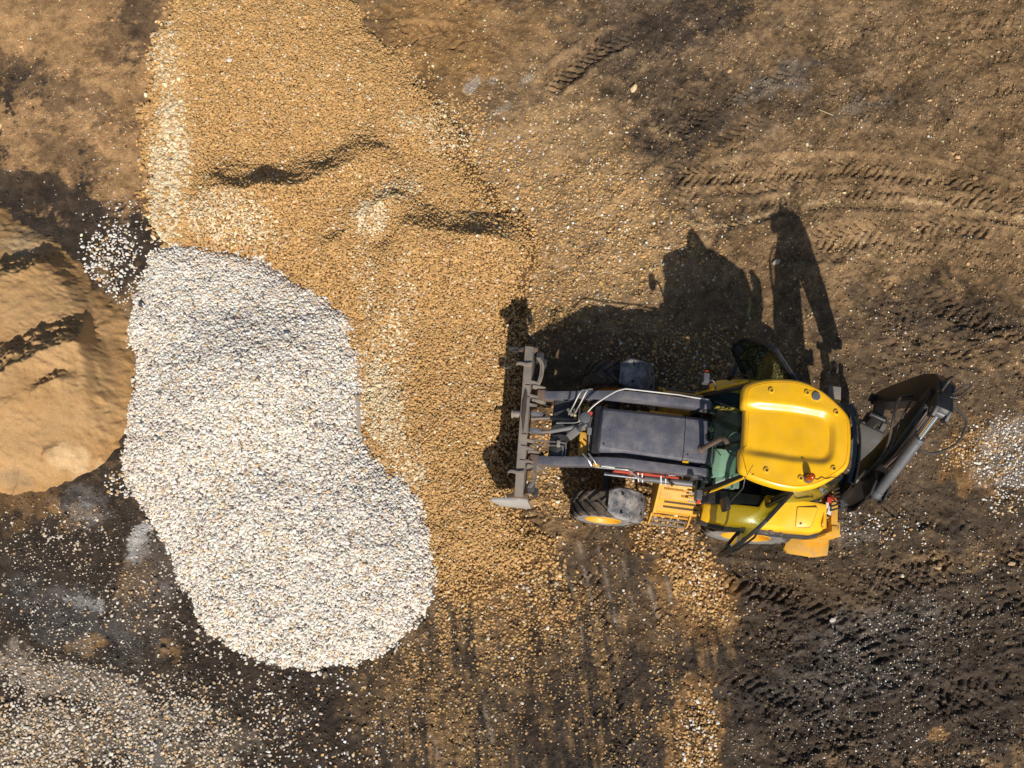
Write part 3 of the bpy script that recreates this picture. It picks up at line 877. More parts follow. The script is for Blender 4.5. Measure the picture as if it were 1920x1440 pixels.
# =================================================================== backhoe loader
def paint(name, col, rough=0.4, metal=0.0, dust=0.35, dustcol=(.33, .24, .14), dscale=9.0, scratch=0.0, clear=0.0):
    """painted or bare metal with dust that gathers on faces that look up"""
    m, nt, b = new_mat(name)
    tc = N(nt, "ShaderNodeTexCoord")
    geo = N(nt, "ShaderNodeNewGeometry")
    sep = N(nt, "ShaderNodeSeparateXYZ")
    nt.links.new(geo.outputs['Normal'], sep.inputs[0])
    n1 = noise_node(nt, dscale, 6, 0.65, tc.outputs['Object'])
    n2 = noise_node(nt, dscale * 9, 3, 0.6, tc.outputs['Object'])
    r1 = ramp(nt, n1.outputs[0], 0.42, 0.75)
    r2 = ramp(nt, n2.outputs[0], 0.40, 0.72)
    up = N(nt, "ShaderNodeMapRange")
    up.inputs['From Min'].default_value = -0.2
    up.inputs['From Max'].default_value = 0.9
    up.inputs['To Min'].default_value = 0.35
    nt.links.new(sep.outputs[2], up.inputs[0])
    mu = N(nt, "ShaderNodeMath", operation='MULTIPLY')
    nt.links.new(r1.outputs[0], mu.inputs[0])
    nt.links.new(up.outputs[0], mu.inputs[1])
    ad = N(nt, "ShaderNodeMath", operation='MULTIPLY_ADD')
    nt.links.new(r2.outputs[0], ad.inputs[0])
    ad.inputs[1].default_value = 0.45
    nt.links.new(mu.outputs[0], ad.inputs[2])
    mm = N(nt, "ShaderNodeMath", operation='MULTIPLY')
    mm.use_clamp = True
    nt.links.new(ad.outputs[0], mm.inputs[0])
    mm.inputs[1].default_value = dust
    c = mixc(nt, mm.outputs[0], col, dustcol)
    n3 = noise_node(nt, 2.5, 3, 0.5, tc.outputs['Object'])
    r3 = ramp(nt, n3.outputs[0], 0.3, 0.7, (0.86, 0.86, 0.86, 1), (1.1, 1.1, 1.1, 1))
    c = mixc(nt, 1.0, c, r3.outputs[0], 'MULTIPLY')
    if scratch:
        mp = N(nt, "ShaderNodeMapping")
        mp.inputs['Scale'].default_value = (2.2, 34, 6)
        mp.inputs['Rotation'].default_value = (0, 0, 0.12)
        nt.links.new(tc.outputs['Object'], mp.inputs[0])
        n4 = noise_node(nt, 2.4, 5, 0.7, mp.outputs[0])
        r4 = ramp(nt, n4.outputs[0], 0.69, 0.74)
        s4 = N(nt, "ShaderNodeMath", operation='MULTIPLY')
        nt.links.new(r4.outputs[0], s4.inputs[0])
        s4.inputs[1].default_value = scratch
        c = mixc(nt, s4.outputs[0], c, (.13, .085, .03))
    nt.links.new(c, b.inputs['Base Color'])
    b.inputs['Metallic'].default_value = metal
    rr = N(nt, "ShaderNodeMapRange")
    rr.inputs['To Min'].default_value = rough
    rr.inputs['To Max'].default_value = min(1.0, rough + 0.4)
    nt.links.new(mm.outputs[0], rr.inputs[0])
    nt.links.new(rr.outputs[0], b.inputs['Roughness'])
    if clear:
        b.inputs['Coat Weight'].default_value = clear
        b.inputs['Coat Roughness'].default_value = 0.12
    bp = N(nt, "ShaderNodeBump")
    bp.inputs['Strength'].default_value = 0.08
    bp.inputs['Distance'].default_value = 0.01
    nt.links.new(n2.outputs[0], bp.inputs['Height'])
    nt.links.new(bp.outputs[0], b.inputs['Normal'])
    return m


def glass_mat(name, tint, gloss=0.06):
    m = bpy.data.materials.new(name)
    m.use_nodes = True
    nt = m.node_tree
    nt.nodes.clear()
    out = nt.nodes.new("ShaderNodeOutputMaterial")
    tr = nt.nodes.new("ShaderNodeBsdfTransparent")
    tr.inputs[0].default_value = (*tint, 1)
    gl = nt.nodes.new("ShaderNodeBsdfGlossy")
    gl.inputs['Roughness'].default_value = 0.04
    gl.inputs[0].default_value = (.9, .95, 1, 1)
    lw = nt.nodes.new("ShaderNodeLayerWeight")
    pw = nt.nodes.new("ShaderNodeMath")
    pw.operation = 'POWER'
    pw.inputs[1].default_value = 5.0
    nt.links.new(lw.outputs['Facing'], pw.inputs[0])
    ad = nt.nodes.new("ShaderNodeMath")
    ad.operation = 'MULTIPLY_ADD'
    ad.inputs[1].default_value = 0.85
    ad.inputs[2].default_value = 0.03 + gloss
    mx = nt.nodes.new("ShaderNodeMixShader")
    nt.links.new(pw.outputs[0], ad.inputs[0])
    nt.links.new(ad.outputs[0], mx.inputs[0])
    nt.links.new(tr.outputs[0], mx.inputs[1])
    nt.links.new(gl.outputs[0], mx.inputs[2])
    nt.links.new(mx.outputs[0], out.inputs[0])
    return m


YEL = paint("yellow_paint", (.93, .50, .004), .30, 0, .17, (.50, .33, .13), 4, .95, .3)
YELD = paint("dusty_yellow_paint", (.78, .39, .014), .45, 0, .75, (.46, .29, .13), 7)
RIMY = paint("yellow_rim_paint", (.80, .40, .012), .4, 0, .35, (.50, .32, .14), 10)
SLATE = paint("slate_grey_paint", (.105, .108, .138), .36, 0, .55, (.27, .235, .205), 5, .35, .25)
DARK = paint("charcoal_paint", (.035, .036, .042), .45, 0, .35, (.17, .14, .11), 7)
BLACK = paint("black_trim", (.012, .012, .013), .45, 0, .18, (.12, .10, .08), 8)
BOOM = paint("black_boom_paint", (.011, .010, .010), .34, 0, .07, (.10, .075, .045), 6)
PLASTIC = paint("fender_plastic", (.055, .064, .086), .5, 0, 1.25, (.40, .36, .32), 7)
RUBBER = paint("tyre_rubber", (.022, .020, .018), .8, 0, 1.1, (.19, .135, .090), 7)
WALL = paint("tyre_sidewall", (.17, .162, .152), .85, 0, 1.2, (.33, .295, .25), 8)
STEEL = paint("worn_steel", (.25, .225, .20), .6, .3, .8, (.38, .28, .19), 6)
PALE_STEEL = paint("polished_edge_steel", (.52, .51, .48), .5, .25, .35, (.50, .44, .36), 8)
RUST = paint("rusty_steel", (.150, .100, .072), .75, .1, .5, (.24, .16, .105), 14)
DRUST = paint("dark_rust", (.055, .035, .026), .8, 0, .4, (.14, .09, .06), 12)
CHROME = paint("chrome_rod", (.75, .77, .78), .12, 1.0, .03)
PIPE = paint("zinc_pipe", (.50, .49, .47), .35, .7, .25)
BRASS = paint("brass_fitting", (.62, .54, .40), .4, .6, .3)
RED = paint("red_paint", (.55, .045, .025), .45, 0, .25, (.45, .25, .18))
GREY = paint("grey_cylinder_paint", (.115, .118, .13), .4, .1, .3, (.28, .25, .22), 6)
DSTEEL = paint("dark_worn_steel", (.055, .052, .048), .6, .1, .5, (.13, .105, .08), 7)
LEVER = paint("grey_link_steel", (.21, .20, .19), .5, .2, .35, (.28, .24, .20), 8)
HOSE = paint("hose_rubber", (.020, .020, .021), .5, 0, .2)
SEAT = paint("seat_fabric", (.030, .030, .033), .9, 0, .15)
DASH = paint("grey_green_console", (.55, .62, .52), .6, 0, .25, (.40, .38, .30), 8)
WPLASTIC = paint("white_plastic", (.75, .74, .72), .5, 0, .25)
GLASS = glass_mat("tinted_cab_glass", (.66, .82, .74), .0)
DGLASS = glass_mat("dark_door_glass", (.58, .66, .58), .02)
BGLASS = glass_mat("blue_rear_glass", (.20, .27, .34), .10)
m_, nt_, b_ = new_mat("amber_lens")
b_.inputs['Base Color'].default_value = (.75, .13, .015, 1)
b_.inputs['Roughness'].default_value = .12
b_.inputs['Transmission Weight'].default_value = .55
AMBER = m_
m_, nt_, b_ = new_mat("orange_lens")
b_.inputs['Base Color'].default_value = (.72, .09, .02, 1)
b_.inputs['Roughness'].default_value = .25
LENS = m_


class MB:
    """collects simple solids and links them as one mesh object"""

    def __init__(self):
        self.v, self.f, self.mi = [], [], []
        self.m = 0

    def add(self, vs, fs):
        k = len(self.v)
        self.v += [tuple(map(float, p)) for p in vs]
        for q in fs:
            self.f.append([k + i for i in q])
            self.mi.append(self.m)
        return self

    def box(self, x0, x1, y0, y1, z0, z1, M=None):
        vs = [Vector((x, y, z)) for z in (z0, z1) for y in (y0, y1) for x in (x0, x1)]
        if M is not None:
            vs = [M @ p for p in vs]
        return self.add(vs, [(0, 2, 3, 1), (4, 5, 7, 6), (0, 1, 5, 4), (2, 6, 7, 3), (0, 4, 6, 2), (1, 3, 7, 5)])

    def bar(self, a, b, w, h, up=(0, 0, 1)):
        a, b = Vector(a), Vector(b)
        d = (b - a).normalized()
        s = d.cross(Vector(up))
        if s.length < 1e-4:
            s = d.cross(Vector((1, 0, 0)))
        s.normalize()
        t = s.cross(d)
        vs = []
        for p in (a, b):
            for i, j in ((-1, -1), (1, -1), (1, 1), (-1, 1)):
                vs.append(p + s * (i * w / 2) + t * (j * h / 2))
        return self.add(vs, [(3, 2, 1, 0), (4, 5, 6, 7), (0, 1, 5, 4), (1, 2, 6, 5), (2, 3, 7, 6), (3, 0, 4, 7)])

    def prism(self, poly, frame, t0, t1):
        """poly: 2D outline; frame(a, b, t) -> 3D"""
        n = len(poly)
        vs = [frame(a, b, t0) for a, b in poly] + [frame(a, b, t1) for a, b in poly]
        fs = [tuple(range(n))[::-1], tuple(range(n, 2 * n))]
        fs += [(i, (i + 1) % n, n + (i + 1) % n, n + i) for i in range(n)]
        return self.add(vs, fs)

    def loft(self, rings, cap=True, closed=True):
        n = len(rings[0])
        vs = [p for r in rings for p in r]
        fs = []
        for k in range(len(rings) - 1):
            for i in range(n if closed else n - 1):
                j = (i + 1) % n
                fs.append((k * n + i, k * n + j, (k + 1) * n + j, (k + 1) * n + i))
        if cap and closed:
            fs.append(tuple(range(n))[::-1])
            fs.append(tuple((len(rings) - 1) * n + i for i in range(n)))
        return self.add(vs, fs)

    def tube(self, pts, r, n=8, r1=None):
        pts = [Vector(p) for p in pts]
        rings = []
        side = None
        for i, p in enumerate(pts):
            d = (pts[min(i + 1, len(pts) - 1)] - pts[max(i - 1, 0)]).normalized()
            if side is None:
                side = d.orthogonal().normalized()
            side = (side - d * side.dot(d)).normalized()
            up = d.cross(side)
            q = r if r1 is None else r + (r1 - r) * i / (len(pts) - 1)
            rings.append([p + (side * math.cos(2 * math.pi * k / n) + up * math.sin(2 * math.pi * k / n)) * q for k in range(n)])
        return self.loft(rings)

    def lathe(self, prof, c, ax, n=40, cap=False):
        """prof: (distance along axis, radius)"""
        c, ax = Vector(c), Vector(ax).normalized()
        s = ax.orthogonal().normalized()
        t = ax.cross(s)
        rings = []
        for d, r in prof:
            rings.append([c + ax * d + (s * math.cos(2 * math.pi * k / n) + t * math.sin(2 * math.pi * k / n)) * r for k in range(n)])
        return self.loft(rings, cap)

    def build(self, name, mats, parent=None, bevel=0.0, smooth=35, seg=2, label=None):
        me = bpy.data.meshes.new(name)
        me.from_pydata(self.v, [], self.f)
        if not isinstance(mats, (list, tuple)):
            mats = [mats]
        for k in mats:
            me.materials.append(k)
        me.polygons.foreach_set("material_index", self.mi)
        bm = bmesh.new()
        bm.from_mesh(me)
        bmesh.ops.recalc_face_normals(bm, faces=bm.faces)
        if bevel:
            es = [e for e in bm.edges if len(e.link_faces) == 2 and e.calc_face_angle(0) > rad(28)]
            bmesh.ops.bevel(bm, geom=es, offset=bevel, segments=seg, profile=0.6, affect='EDGES', clamp_overlap=True)
        bm.to_mesh(me)
        bm.free()
        me.polygons.foreach_set("use_smooth", np.ones(len(me.polygons), bool))
        me.set_sharp_from_angle(angle=rad(smooth))
        me.update()
        o = bpy.data.objects.new(name, me)
        COL.objects.link(o)
        if parent is not None:
            o.parent = parent
        if label:
            o["label"] = label
        return o


def curve(pts, n=8):
    """Catmull-Rom through points"""
    P = [Vector(p) for p in pts]
    P = [P[0] * 2 - P[1]] + P + [P[-1] * 2 - P[-2]]
    out = []
    for i in range(1, len(P) - 2):
        for k in range(n):
            t = k / n
            a, b, c, d = P[i - 1:i + 3]
            out.append(0.5 * ((2 * b) + (c - a) * t + (2 * a - 5 * b + 4 * c - d) * t * t + (3 * b - a - 3 * c + d) * t ** 3))
    out.append(P[-2])
    return out


XZ = lambda a, b, t: (a, t, b)
YZ = lambda a, b, t: (t, a, b)
XY = lambda a, b, t: (a, b, t)

rig = bpy.data.objects.new("backhoe_loader", None)
rig.empty_display_size = 0.5
COL.objects.link(rig)
rig["label"] = "yellow and grey backhoe loader with both cab doors open beside the gravel"
rig["category"] = "backhoe loader"

# ------------------------------------------------------------------ wheels
FRONT_SHIFT = .095


def wheel(name, cx, side, R, w, rimr, nl, dish):
    cy = side * (1.18 - w / 2) + (FRONT_SHIFT if cx < -1 and side > 0 else 0.0)
    hw = w / 2
    t = MB()
    prof = [(-hw * .86, rimr), (-hw * .95, rimr + .02), (-hw, rimr + (R - rimr) * .42), (-hw * .98, R - .085), (-hw * .86, R - .045), (-hw * .5, R - .034), (0, R - .03),
            (hw * .5, R - .034), (hw * .86, R - .045), (hw * .98, R - .085), (hw, rimr + (R - rimr) * .42), (hw * .95, rimr + .02), (hw * .86, rimr)]
    t.lathe(prof, (cx, cy, R), (0, 1, 0), 56)
    # chevron lugs
    t.m = 0
    for s in (-1, 1):
        for k in range(nl):
            th = 2 * math.pi * (k + (0.5 if s > 0 else 0)) / nl
            rings = []
            for q in range(5):
                f = q / 4
                y = s * (0.012 + f * (hw * 1.0 - .012))
                a = th + f * 1.15 * 2 * math.pi / nl * 1.0
                drop = 0.0 if f < .8 else (f - .8) * .22
                ww = (.030 if f < .9 else .036) / R
                ro, ri = R - drop, R - .05 - drop * 1.6
                rings.append([(cx + math.sin(b) * rr, cy + y, R + math.cos(b) * rr) for b, rr in ((a - ww * 1.35, ri), (a - ww, ro), (a + ww, ro), (a + ww * 1.35, ri))])
            t.loft(rings)
    o_m = t.mi
    # side walls get the dusty sidewall material
    for i, fc in enumerate(t.f[:56 * 12]):
        band = i // 56
        if band in (0, 1, 2, 9, 10, 11):
            t.mi[i] = 1
    tyre_parent = bpy.data.objects.new(name, None)
    COL.objects.link(tyre_parent)
    tyre_parent.parent = rig
    tyre_parent.empty_display_size = .2
    t.build("tyre", [RUBBER, WALL], tyre_parent, smooth=40)
    r = MB()
    fo = side * hw * .92
    prof = [(fo, rimr + .012), (fo + side * .012, rimr), (fo, rimr - .016), (fo - side * .05, rimr - .035), (fo - side * dish, rimr - .07), (fo - side * dish, rimr * .50),
            (fo - side * (dish - .02), rimr * .45), (fo - side * (dish - .02), .012)]
    r.lathe(prof, (cx, cy, R), (0, 1, 0), 48)
    prof = [(-fo, rimr + .012), (-fo, rimr - .03), (-fo + side * .06, rimr - .06), (-fo + side * .08, .012)]
    r.lathe(prof, (cx, cy, R), (0, 1, 0), 32)
    r.build("rim", RIMY, tyre_parent)
    hb = MB()
    hb.lathe([(fo - side * dish, rimr * .42), (fo - side * (dish - .05), rimr * .40), (fo - side * (dish - .07), rimr * .30), (fo - side * (dish - .075), .01)], (cx, cy, R), (0, 1, 0), 24)
    for k in range(8):
        a = 2 * math.pi * k / 8
        hb.lathe([(fo - side * dish, .014), (fo - side * (dish - .03), .014), (fo - side * (dish - .03), .002)],
                 (cx + math.cos(a) * rimr * .62, cy, R + math.sin(a) * rimr * .62), (0, 1, 0), 6)
    hb.build("wheel_hub", RIMY, tyre_parent)
    return tyre_parent


for s in (-1, 1):
    wheel("rear_wheel", 0.0, s, .685, .44, .365, 20, .13)
    wheel("front_wheel", -2.18, s, .525, .40, .27, 17, .10)

# ------------------------------------------------------------------ chassis and axles
b = MB()
for s in (-1, 1):
    b.box(-2.75, 1.10, s * .30 - .03, s * .30 + .03, .62, .95)
b.box(-2.66, -2.50, -.27, .27, .64, .93)
b.box(-1.30, -1.10, -.27, .27, .64, .93)
b.box(.55, .75, -.27, .27, .64, .95)
b.build("chassis_frame", DARK, rig, .012)
b = MB()
b.tube([(-2.18, -.80, .54), (-2.18, -.25, .58), (-2.18, .25, .58), (-2.18, .80, .54)], .085, 12)
b.lathe([(-.18, .10), (-.1, .17), (.1, .17), (.18, .10)], (-2.18, 0, .57), (0, 1, 0), 20)
b.build("front_axle", DARK, rig)
b = MB()
b.tube([(0, -.78, .705), (0, .78, .705)], .12, 14)
b.lathe([(-.22, .12), (-.14, .23), (.14, .23), (.22, .12)], (0, 0, .705), (0, 1, 0), 20)
b.build("rear_axle", DARK, rig)
# engine block below the hood
b = MB()
b.box(-2.38, -.82, -.30, .30, .72, 1.42)
b.box(-2.0, -1.5, -.34, .34, .95, 1.30)
b.build("engine_bay", BLACK, rig, .02)
for s in (-1, 1):
    b = MB()
    b.box(-1.95, -1.05, s * .385 - .012, s * .385 + .012, 1.06, 1.40)
    b.box(-1.75, -1.25, s * .405 - .022, s * .405 + .010, 1.36, 1.43)
    b.build("engine_side_panel", YELD, rig, .008)
# yellow nose crossmember
b = MB()
b.box(-2.72, -2.60, -.40, .40, 1.02, 1.26)
b.box(-2.75, -2.60, -.16, -.02, 1.26, 1.30)
b.build("front_crossmember", YELD, rig, .012)
b = MB()
b.box(-2.58, -2.46, -.36, .36, .80, 1.50)
for k in range(9):
    z = .86 + k * .07
    b.box(-2.60, -2.575, -.33, .33, z, z + .03)
b.build("radiator_grille", BLACK, rig, .006)
b = MB()
b.tube(curve([(-2.61, .20, 1.42), (-2.63, .06, 1.44), (-2.625, -.08, 1.43), (-2.60, -.30, 1.36)], 5), .009, 6)
b.box(-2.66, -2.60, -.08, .02, 1.42, 1.46)
b.build("grille_cable", PIPE, rig)

# ------------------------------------------------------------------ hood
def hood_section(x, w, z, dz=.0):
    return [(x, -w - .02, 1.12), (x, -w - .005, z - .16), (x, -w + .035, z - .045), (x, -w + .075, z - .008), (x, -w * .5, z + .012), (x, 0, z + .018), (x, w * .5, z + .012),
            (x, w - .075, z - .008), (x, w - .035, z - .045), (x, w + .005, z - .16), (x, w + .02, 1.12)]


b = MB()
b.loft([[(x, y, z - .07) for x, y, z in hood_section(-2.52, .315, 1.56)], hood_section(-2.47, .345, 1.585), hood_section(-2.40, .352, 1.60), hood_section(-1.9, .362, 1.62), hood_section(-1.262, .372, 1.645)], True)
b.build("hood_panel", SLATE, rig, 0, 30)
b = MB()
b.loft([hood_section(-1.252, .372, 1.645), hood_section(-1.0, .376, 1.652), hood_section(-.93, .376, 1.654)], True)
b.loft([[(x, min(y, .0), z) for x, y, z in hood_section(-.928, .376, 1.654)], [(x, min(y, -.02), z) for x, y, z in hood_section(-.80, .372, 1.64)], [(x, min(y, -.05), z - .05) for x, y, z in hood_section(-.765, .365, 1.63)]], True)
b.build("hood_rear_panel", SLATE, rig, 0, 30)
b = MB()
b.box(-.927, -.77, .03, .365, 1.30, 1.60)
b.lathe([(0, .075), (.03, .075), (.035, .06), (.02, .055), (.02, .01)], (-.87, .19, 1.60), (0, 0, 1), 24)
b.build("filler_recess", BLACK, rig, .008)
b = MB()
b.lathe([(0, .045), (.035, .045), (.045, .036), (.045, .002)], (-.87, .19, 1.612), (0, 0, 1), 20)
b.box(-.90, -.84, .180, .200, 1.655, 1.668)
b.build("filler_cap", BRASS, rig, .003)
b = MB()
b.box(-1.255, -1.165, -.368, -.33, 1.612, 1.628)
b.build("hood_latch", YEL, rig, .004)
b = MB()
b.tube(curve([(-1.24, -.40, 1.44), (-1.12, -.43, 1.45), (-.98, -.43, 1.44), (-.90, -.40, 1.40)], 5), .018, 8)
b.build("side_trim", YEL, rig)
for px, py in ((-1.19, -.24), (-.86, -.28), (-2.35, -.02), (-1.19, .3), (-2.42, -.24)):
    b = MB()
    b.lathe([(0, .011), (.008, .010), (.009, .001)], (px, py, 1.652 if px > -1.3 else 1.612), (0, 0, 1), 10)
    b.build("hood_bolt", BLACK, rig)
b = MB()
b.lathe([(0, .062), (.03, .062), (.055, .05), (.06, .038), (.3, .037), (.62, .036)], (-1.0, -.135, 1.635), (.22, .07, 1), 22)
p = curve([(-.874, -.095, 2.21), (-.86, -.095, 2.27), (-.842, -.112, 2.315), (-.82, -.145, 2.335), (-.80, -.185, 2.335)], 4)
b.tube(p, .036, 18)
b.build("exhaust_pipe", RUST, rig, 0, 50)
b = MB()
b.lathe([(0, .030), (.001, .001)], (-.7995, -.1860, 2.335), (.45, -.88, .05), 16)
b.build("exhaust_mouth", BLACK, rig)

# ------------------------------------------------------------------ front fenders
for s in (-1, 1):
    b = MB()
    cx, cz, yo, yi = -2.18, .525, 1.22, .725
    if s > 0:
        yo, yi = yo + FRONT_SHIFT, yi + FRONT_SHIFT
    outer, inner = [], []
    secs = []
    for k in range(13):
        f = k / 12
        a = rad(93 - 84 * f)
        R_ = .615 + .02 * math.sin(f * math.pi)
        cut = 0.10 * max(0, 1 - f / .18) + .20 * max(0, (f - .62) / .38) ** 2
        cuti = 0.06 * max(0, 1 - f / .18) + .12 * max(0, (f - .62) / .38) ** 2
        y0, y1 = yi + cuti, yo - cut
        ring = []
        for q, dr in ((y0, -.03), (y0 + .03, .0), ((y0 + y1) / 2, .008), (y1 - .03, .0), (y1, -.03)):
            ring.append((cx + math.cos(a) * (R_ + dr), s * q, cz + math.sin(a) * (R_ + dr)))
        for q, dr in ((y1, -.045), (y0, -.045)):
            ring.append((cx + math.cos(a) * (R_ + dr), s * q, cz + math.sin(a) * (R_ + dr)))
        secs.append(ring)
    b.loft(secs)
    o = b.build("front_fender", PLASTIC, rig, .006, 30)
    for ang, yy in ((74, 1.12), (74, .84), (38, 1.07), (38, .86)) if s < 0 else ((74, 1.21), (74, .93), (38, 1.16), (38, .95)):
        a = rad(ang)
        q = MB()
        q.lathe([(-.01, .022), (.012, .020), (.014, .002)], (cx + math.cos(a) * .640, s * yy, cz + math.sin(a) * .640), (math.cos(a), 0, math.sin(a)), 12)
        q.build("fender_bolt", BLACK, o)
    b = MB()
    b.tube([(-2.15, s * .55, .62), (-2.10, s * .80, .95), (-2.08, s * .95, 1.09)], .025, 8)
    b.build("fender_bracket", BLACK, rig)

# ------------------------------------------------------------------ loader arms and their hydraulics
ARM = [(-.86, 1.63), (-.90, 1.69), (-1.10, 1.68), (-1.75, 1.67), (-2.12, 1.655), (-2.36, 1.57), (-2.9, 1.28), (-3.32, 1.06), (-3.44, .97), (-3.42, .86), (-3.30, .86), (-2.85, 1.08), (-2.38, 1.36), (-2.1, 1.43), (-1.7, 1.45), (-1.05, 1.50), (-.90, 1.54)]
AY = {-1: -.478, 1: .545}
for s in (-1, 1):
    b = MB()
    b.prism(ARM, XZ, AY[s] - .063, AY[s] + .063)
    o = b.build("loader_arm", SLATE, rig, .012)
    q = MB()
    q.box(-3.44, -3.18, AY[s] - .078, AY[s] + .078, .90, 1.055)
    q.lathe([(-.10, .045), (.10, .045)], (-3.38, AY[s], .93), (0, 1, 0), 16, True)
    q.build("arm_pin_boss", RUST, o, .01)
    q = MB()
    q.lathe([(-.10, .05), (.10, .05)], (-.95, AY[s], 1.61), (0, 1, 0), 16, True)
    q.build("arm_pivot_pin", DARK, o, .006)
    # lift cylinder outside the arm
    q = MB()
    q.tube([(-1.02, AY[s] + s * .115, 1.33), (-1.78, AY[s] + s * .115, 1.26)], .052, 16)
    q.tube([(-1.75, AY[s] + s * .115, 1.263), (-1.80, AY[s] + s * .115, 1.259)], .060, 16)
    o2 = q.build("lift_cylinder", GREY, rig, .004)
    q = MB()
    q.tube([(-1.79, AY[s] + s * .115, 1.26), (-2.32, AY[s] + s * .115, 1.21)], .026, 12)
    q.build("piston_rod", CHROME, o2)
    b = MB()
    b.box(-1.08, -.80, AY[s] - .08, AY[s] + .08, .92, 1.52)
    b.build("loader_tower", DARK, rig, .015)
b = MB()
b.prism([(-2.22, 1.30), (-2.20, 1.36), (-1.95, 1.405), (-1.25, 1.45), (-1.25, 1.42), (-1.95, 1.33)], XZ, -.572, -.543)
b.build("safety_strut", RED, rig, .008)
for x in (-1.86, -1.80, -1.52, -1.45):
    b = MB()
    b.bar((x, -.56, 1.45), (x + .05, -.655, 1.27), .018, .012)
    b.build("hose_tie", WPLASTIC, rig, .002)
b = MB()
b.tube([(-2.2, 0.605, 1.735), (-1.4, 0.625, 1.725), (-1.22, 0.620, 1.710)], .013, 8)
b.tube(curve([(-2.80, 0.090, 1.435), (-2.72, 0.200, 1.495), (-2.60, 0.350, 1.595), (-2.35, 0.540, 1.715), (-2.2, 0.605, 1.735)], 5), .013, 8)
b.tube(curve([(-2.95, 0.220, 1.300), (-2.90, 0.340, 1.440), (-2.83, 0.520, 1.560), (-2.74, 0.580, 1.500)], 5), .012, 8)
b.tube(curve([(-2.87, 0.220, 1.320), (-2.81, 0.360, 1.480), (-2.74, 0.540, 1.600), (-2.66, 0.590, 1.540)], 5), .012, 8)
b.tube([(-1.22, 0.620, 1.710), (-.93, 0.620, 1.685)], .016, 8)
b.build("hydraulic_pipe", PIPE, rig)
b = MB()
b.tube(curve([(-2.62, -0.385, 1.520), (-2.55, -0.465, 1.540), (-2.48, -0.545, 1.500)], 4), .013, 8)
b.tube(curve([(-2.70, -0.385, 1.460), (-2.62, -0.465, 1.490), (-2.55, -0.545, 1.450)], 4), .013, 8)
b.tube(curve([(-2.5, -0.560, 1.455), (-2.1, -0.565, 1.555), (-2.0, -0.570, 1.545), (-1.86, -0.625, 1.435), (-1.72, -0.635, 1.355)], 5), .014, 8)
b.build("hydraulic_pipe", PIPE, rig)
b = MB()
b.box(-2.54, -2.44, -.556, -.515, 1.475, 1.515)
b.build("pipe_clamp", YELD, rig, .004)
b = MB()
b.box(-2.42, -2.22, -.560, -.545, 1.53, 1.55)
b.build("pipe_sleeve", WPLASTIC, rig, .003)

# cross tube between the arms and the bucket linkage
b = MB()
b.box(-3.16, -2.86, -.415, .480, .90, 1.06)
b.prism([(-3.16, 1.06), (-2.86, 1.06), (-2.95, 1.15), (-3.05, 1.15)], XZ, -.40, -.06)
b.build("arm_cross_tube", DARK, rig, .012)
b = MB()
b.bar((-2.90, -.11, 1.22), (-2.72, .05, 1.46), .11, .07)
b.build("bell_crank", LEVER, rig, .012)
b = MB()
b.lathe([(-.10, .05), (-.02, .078), (.02, .082), (.045, .078), (.05, .06), (.052, .002)], (-2.72, .145, 1.50), (0, 0, 1), 28)
b.build("pivot_cap", GREY, rig, 0, 30)
b = MB()
b.tube([(-2.76, .02, 1.42), (-2.68, .08, 1.46)], .055, 14)
b.tube([(-2.79, .0, 1.39), (-2.76, .02, 1.42)], .065, 14)
b.box(-2.78, -2.62, .06, .26, 1.36, 1.44)
b.build("pivot_housing", DARK, rig, .006)
b = MB()
b.box(-2.70, -2.62, .21, .25, 1.46, 1.52)
b.build("warning_tag", RED, rig, .004)
for y0, y1, z0, z1, nm, mt in ((.17, .10, 1.02, 1.40, "bucket_cylinder", BLACK), (-.04, .06, 1.0, 1.38, "bucket_cylinder", LEVER)):
    b = MB()
    b.tube([(-2.72, y1, z1), (-3.20, y0, (z0 + z1) / 2 - .04)], .036, 12)
    o = b.build(nm, mt, rig, .003)
    q = MB()
    q.tube([(-3.18, y0, (z0 + z1) / 2 - .04), (-3.48, y0 - .01, z0 - .02)], .022, 10)
    q.build("piston_rod", STEEL, o)
b = MB()
b.tube(curve([(-2.80, .10, 1.43), (-2.85, .08, 1.40), (-3.05, .075, 1.30), (-3.12, .07, 1.28)], 4), .009, 6)
b.tube(curve([(-2.92, -.44, 1.13), (-2.93, -.22, 1.17), (-2.98, -.19, 1.17), (-3.2, -.19, 1.12), (-3.48, -.18, 1.02)], 5), .008, 6)
b.tube(curve([(-2.96, -.44, 1.13), (-2.97, -.27, 1.17), (-3.02, -.245, 1.17), (-3.2, -.25, 1.11), (-3.48, -.25, 1.0)], 5), .008, 6)
b.build("linkage_pipe", PIPE, rig)
b = MB()
b.box(-3.07, -3.02, -.27, -.17, 1.16, 1.19)
b.build("pipe_fitting", BRASS, rig, .003)
for p0, p1, r_ in (((-2.97, .30, 1.30), (-2.90, .20, 1.36), .026), ((-2.87, .31, 1.30), (-2.86, .19, 1.38), .022), ((-2.80, .31, 1.40), (-2.80, .12, 1.45), .012), ((-2.79, .11, 1.40), (-2.79, .11, 1.46), .022)):
    b = MB()
    b.tube([p0, p1], r_, 8)
    b.build("pipe_fitting", BRASS, rig, .003)

# ------------------------------------------------------------------ front bucket, rolled forward so that its back and top rail face up
BK = Matrix.Translation((-3.60, 0.09, 0)) @ Matrix.Rotation(rad(2.6), 4, 'Z')


def bk(p):
    return BK @ Vector(p)


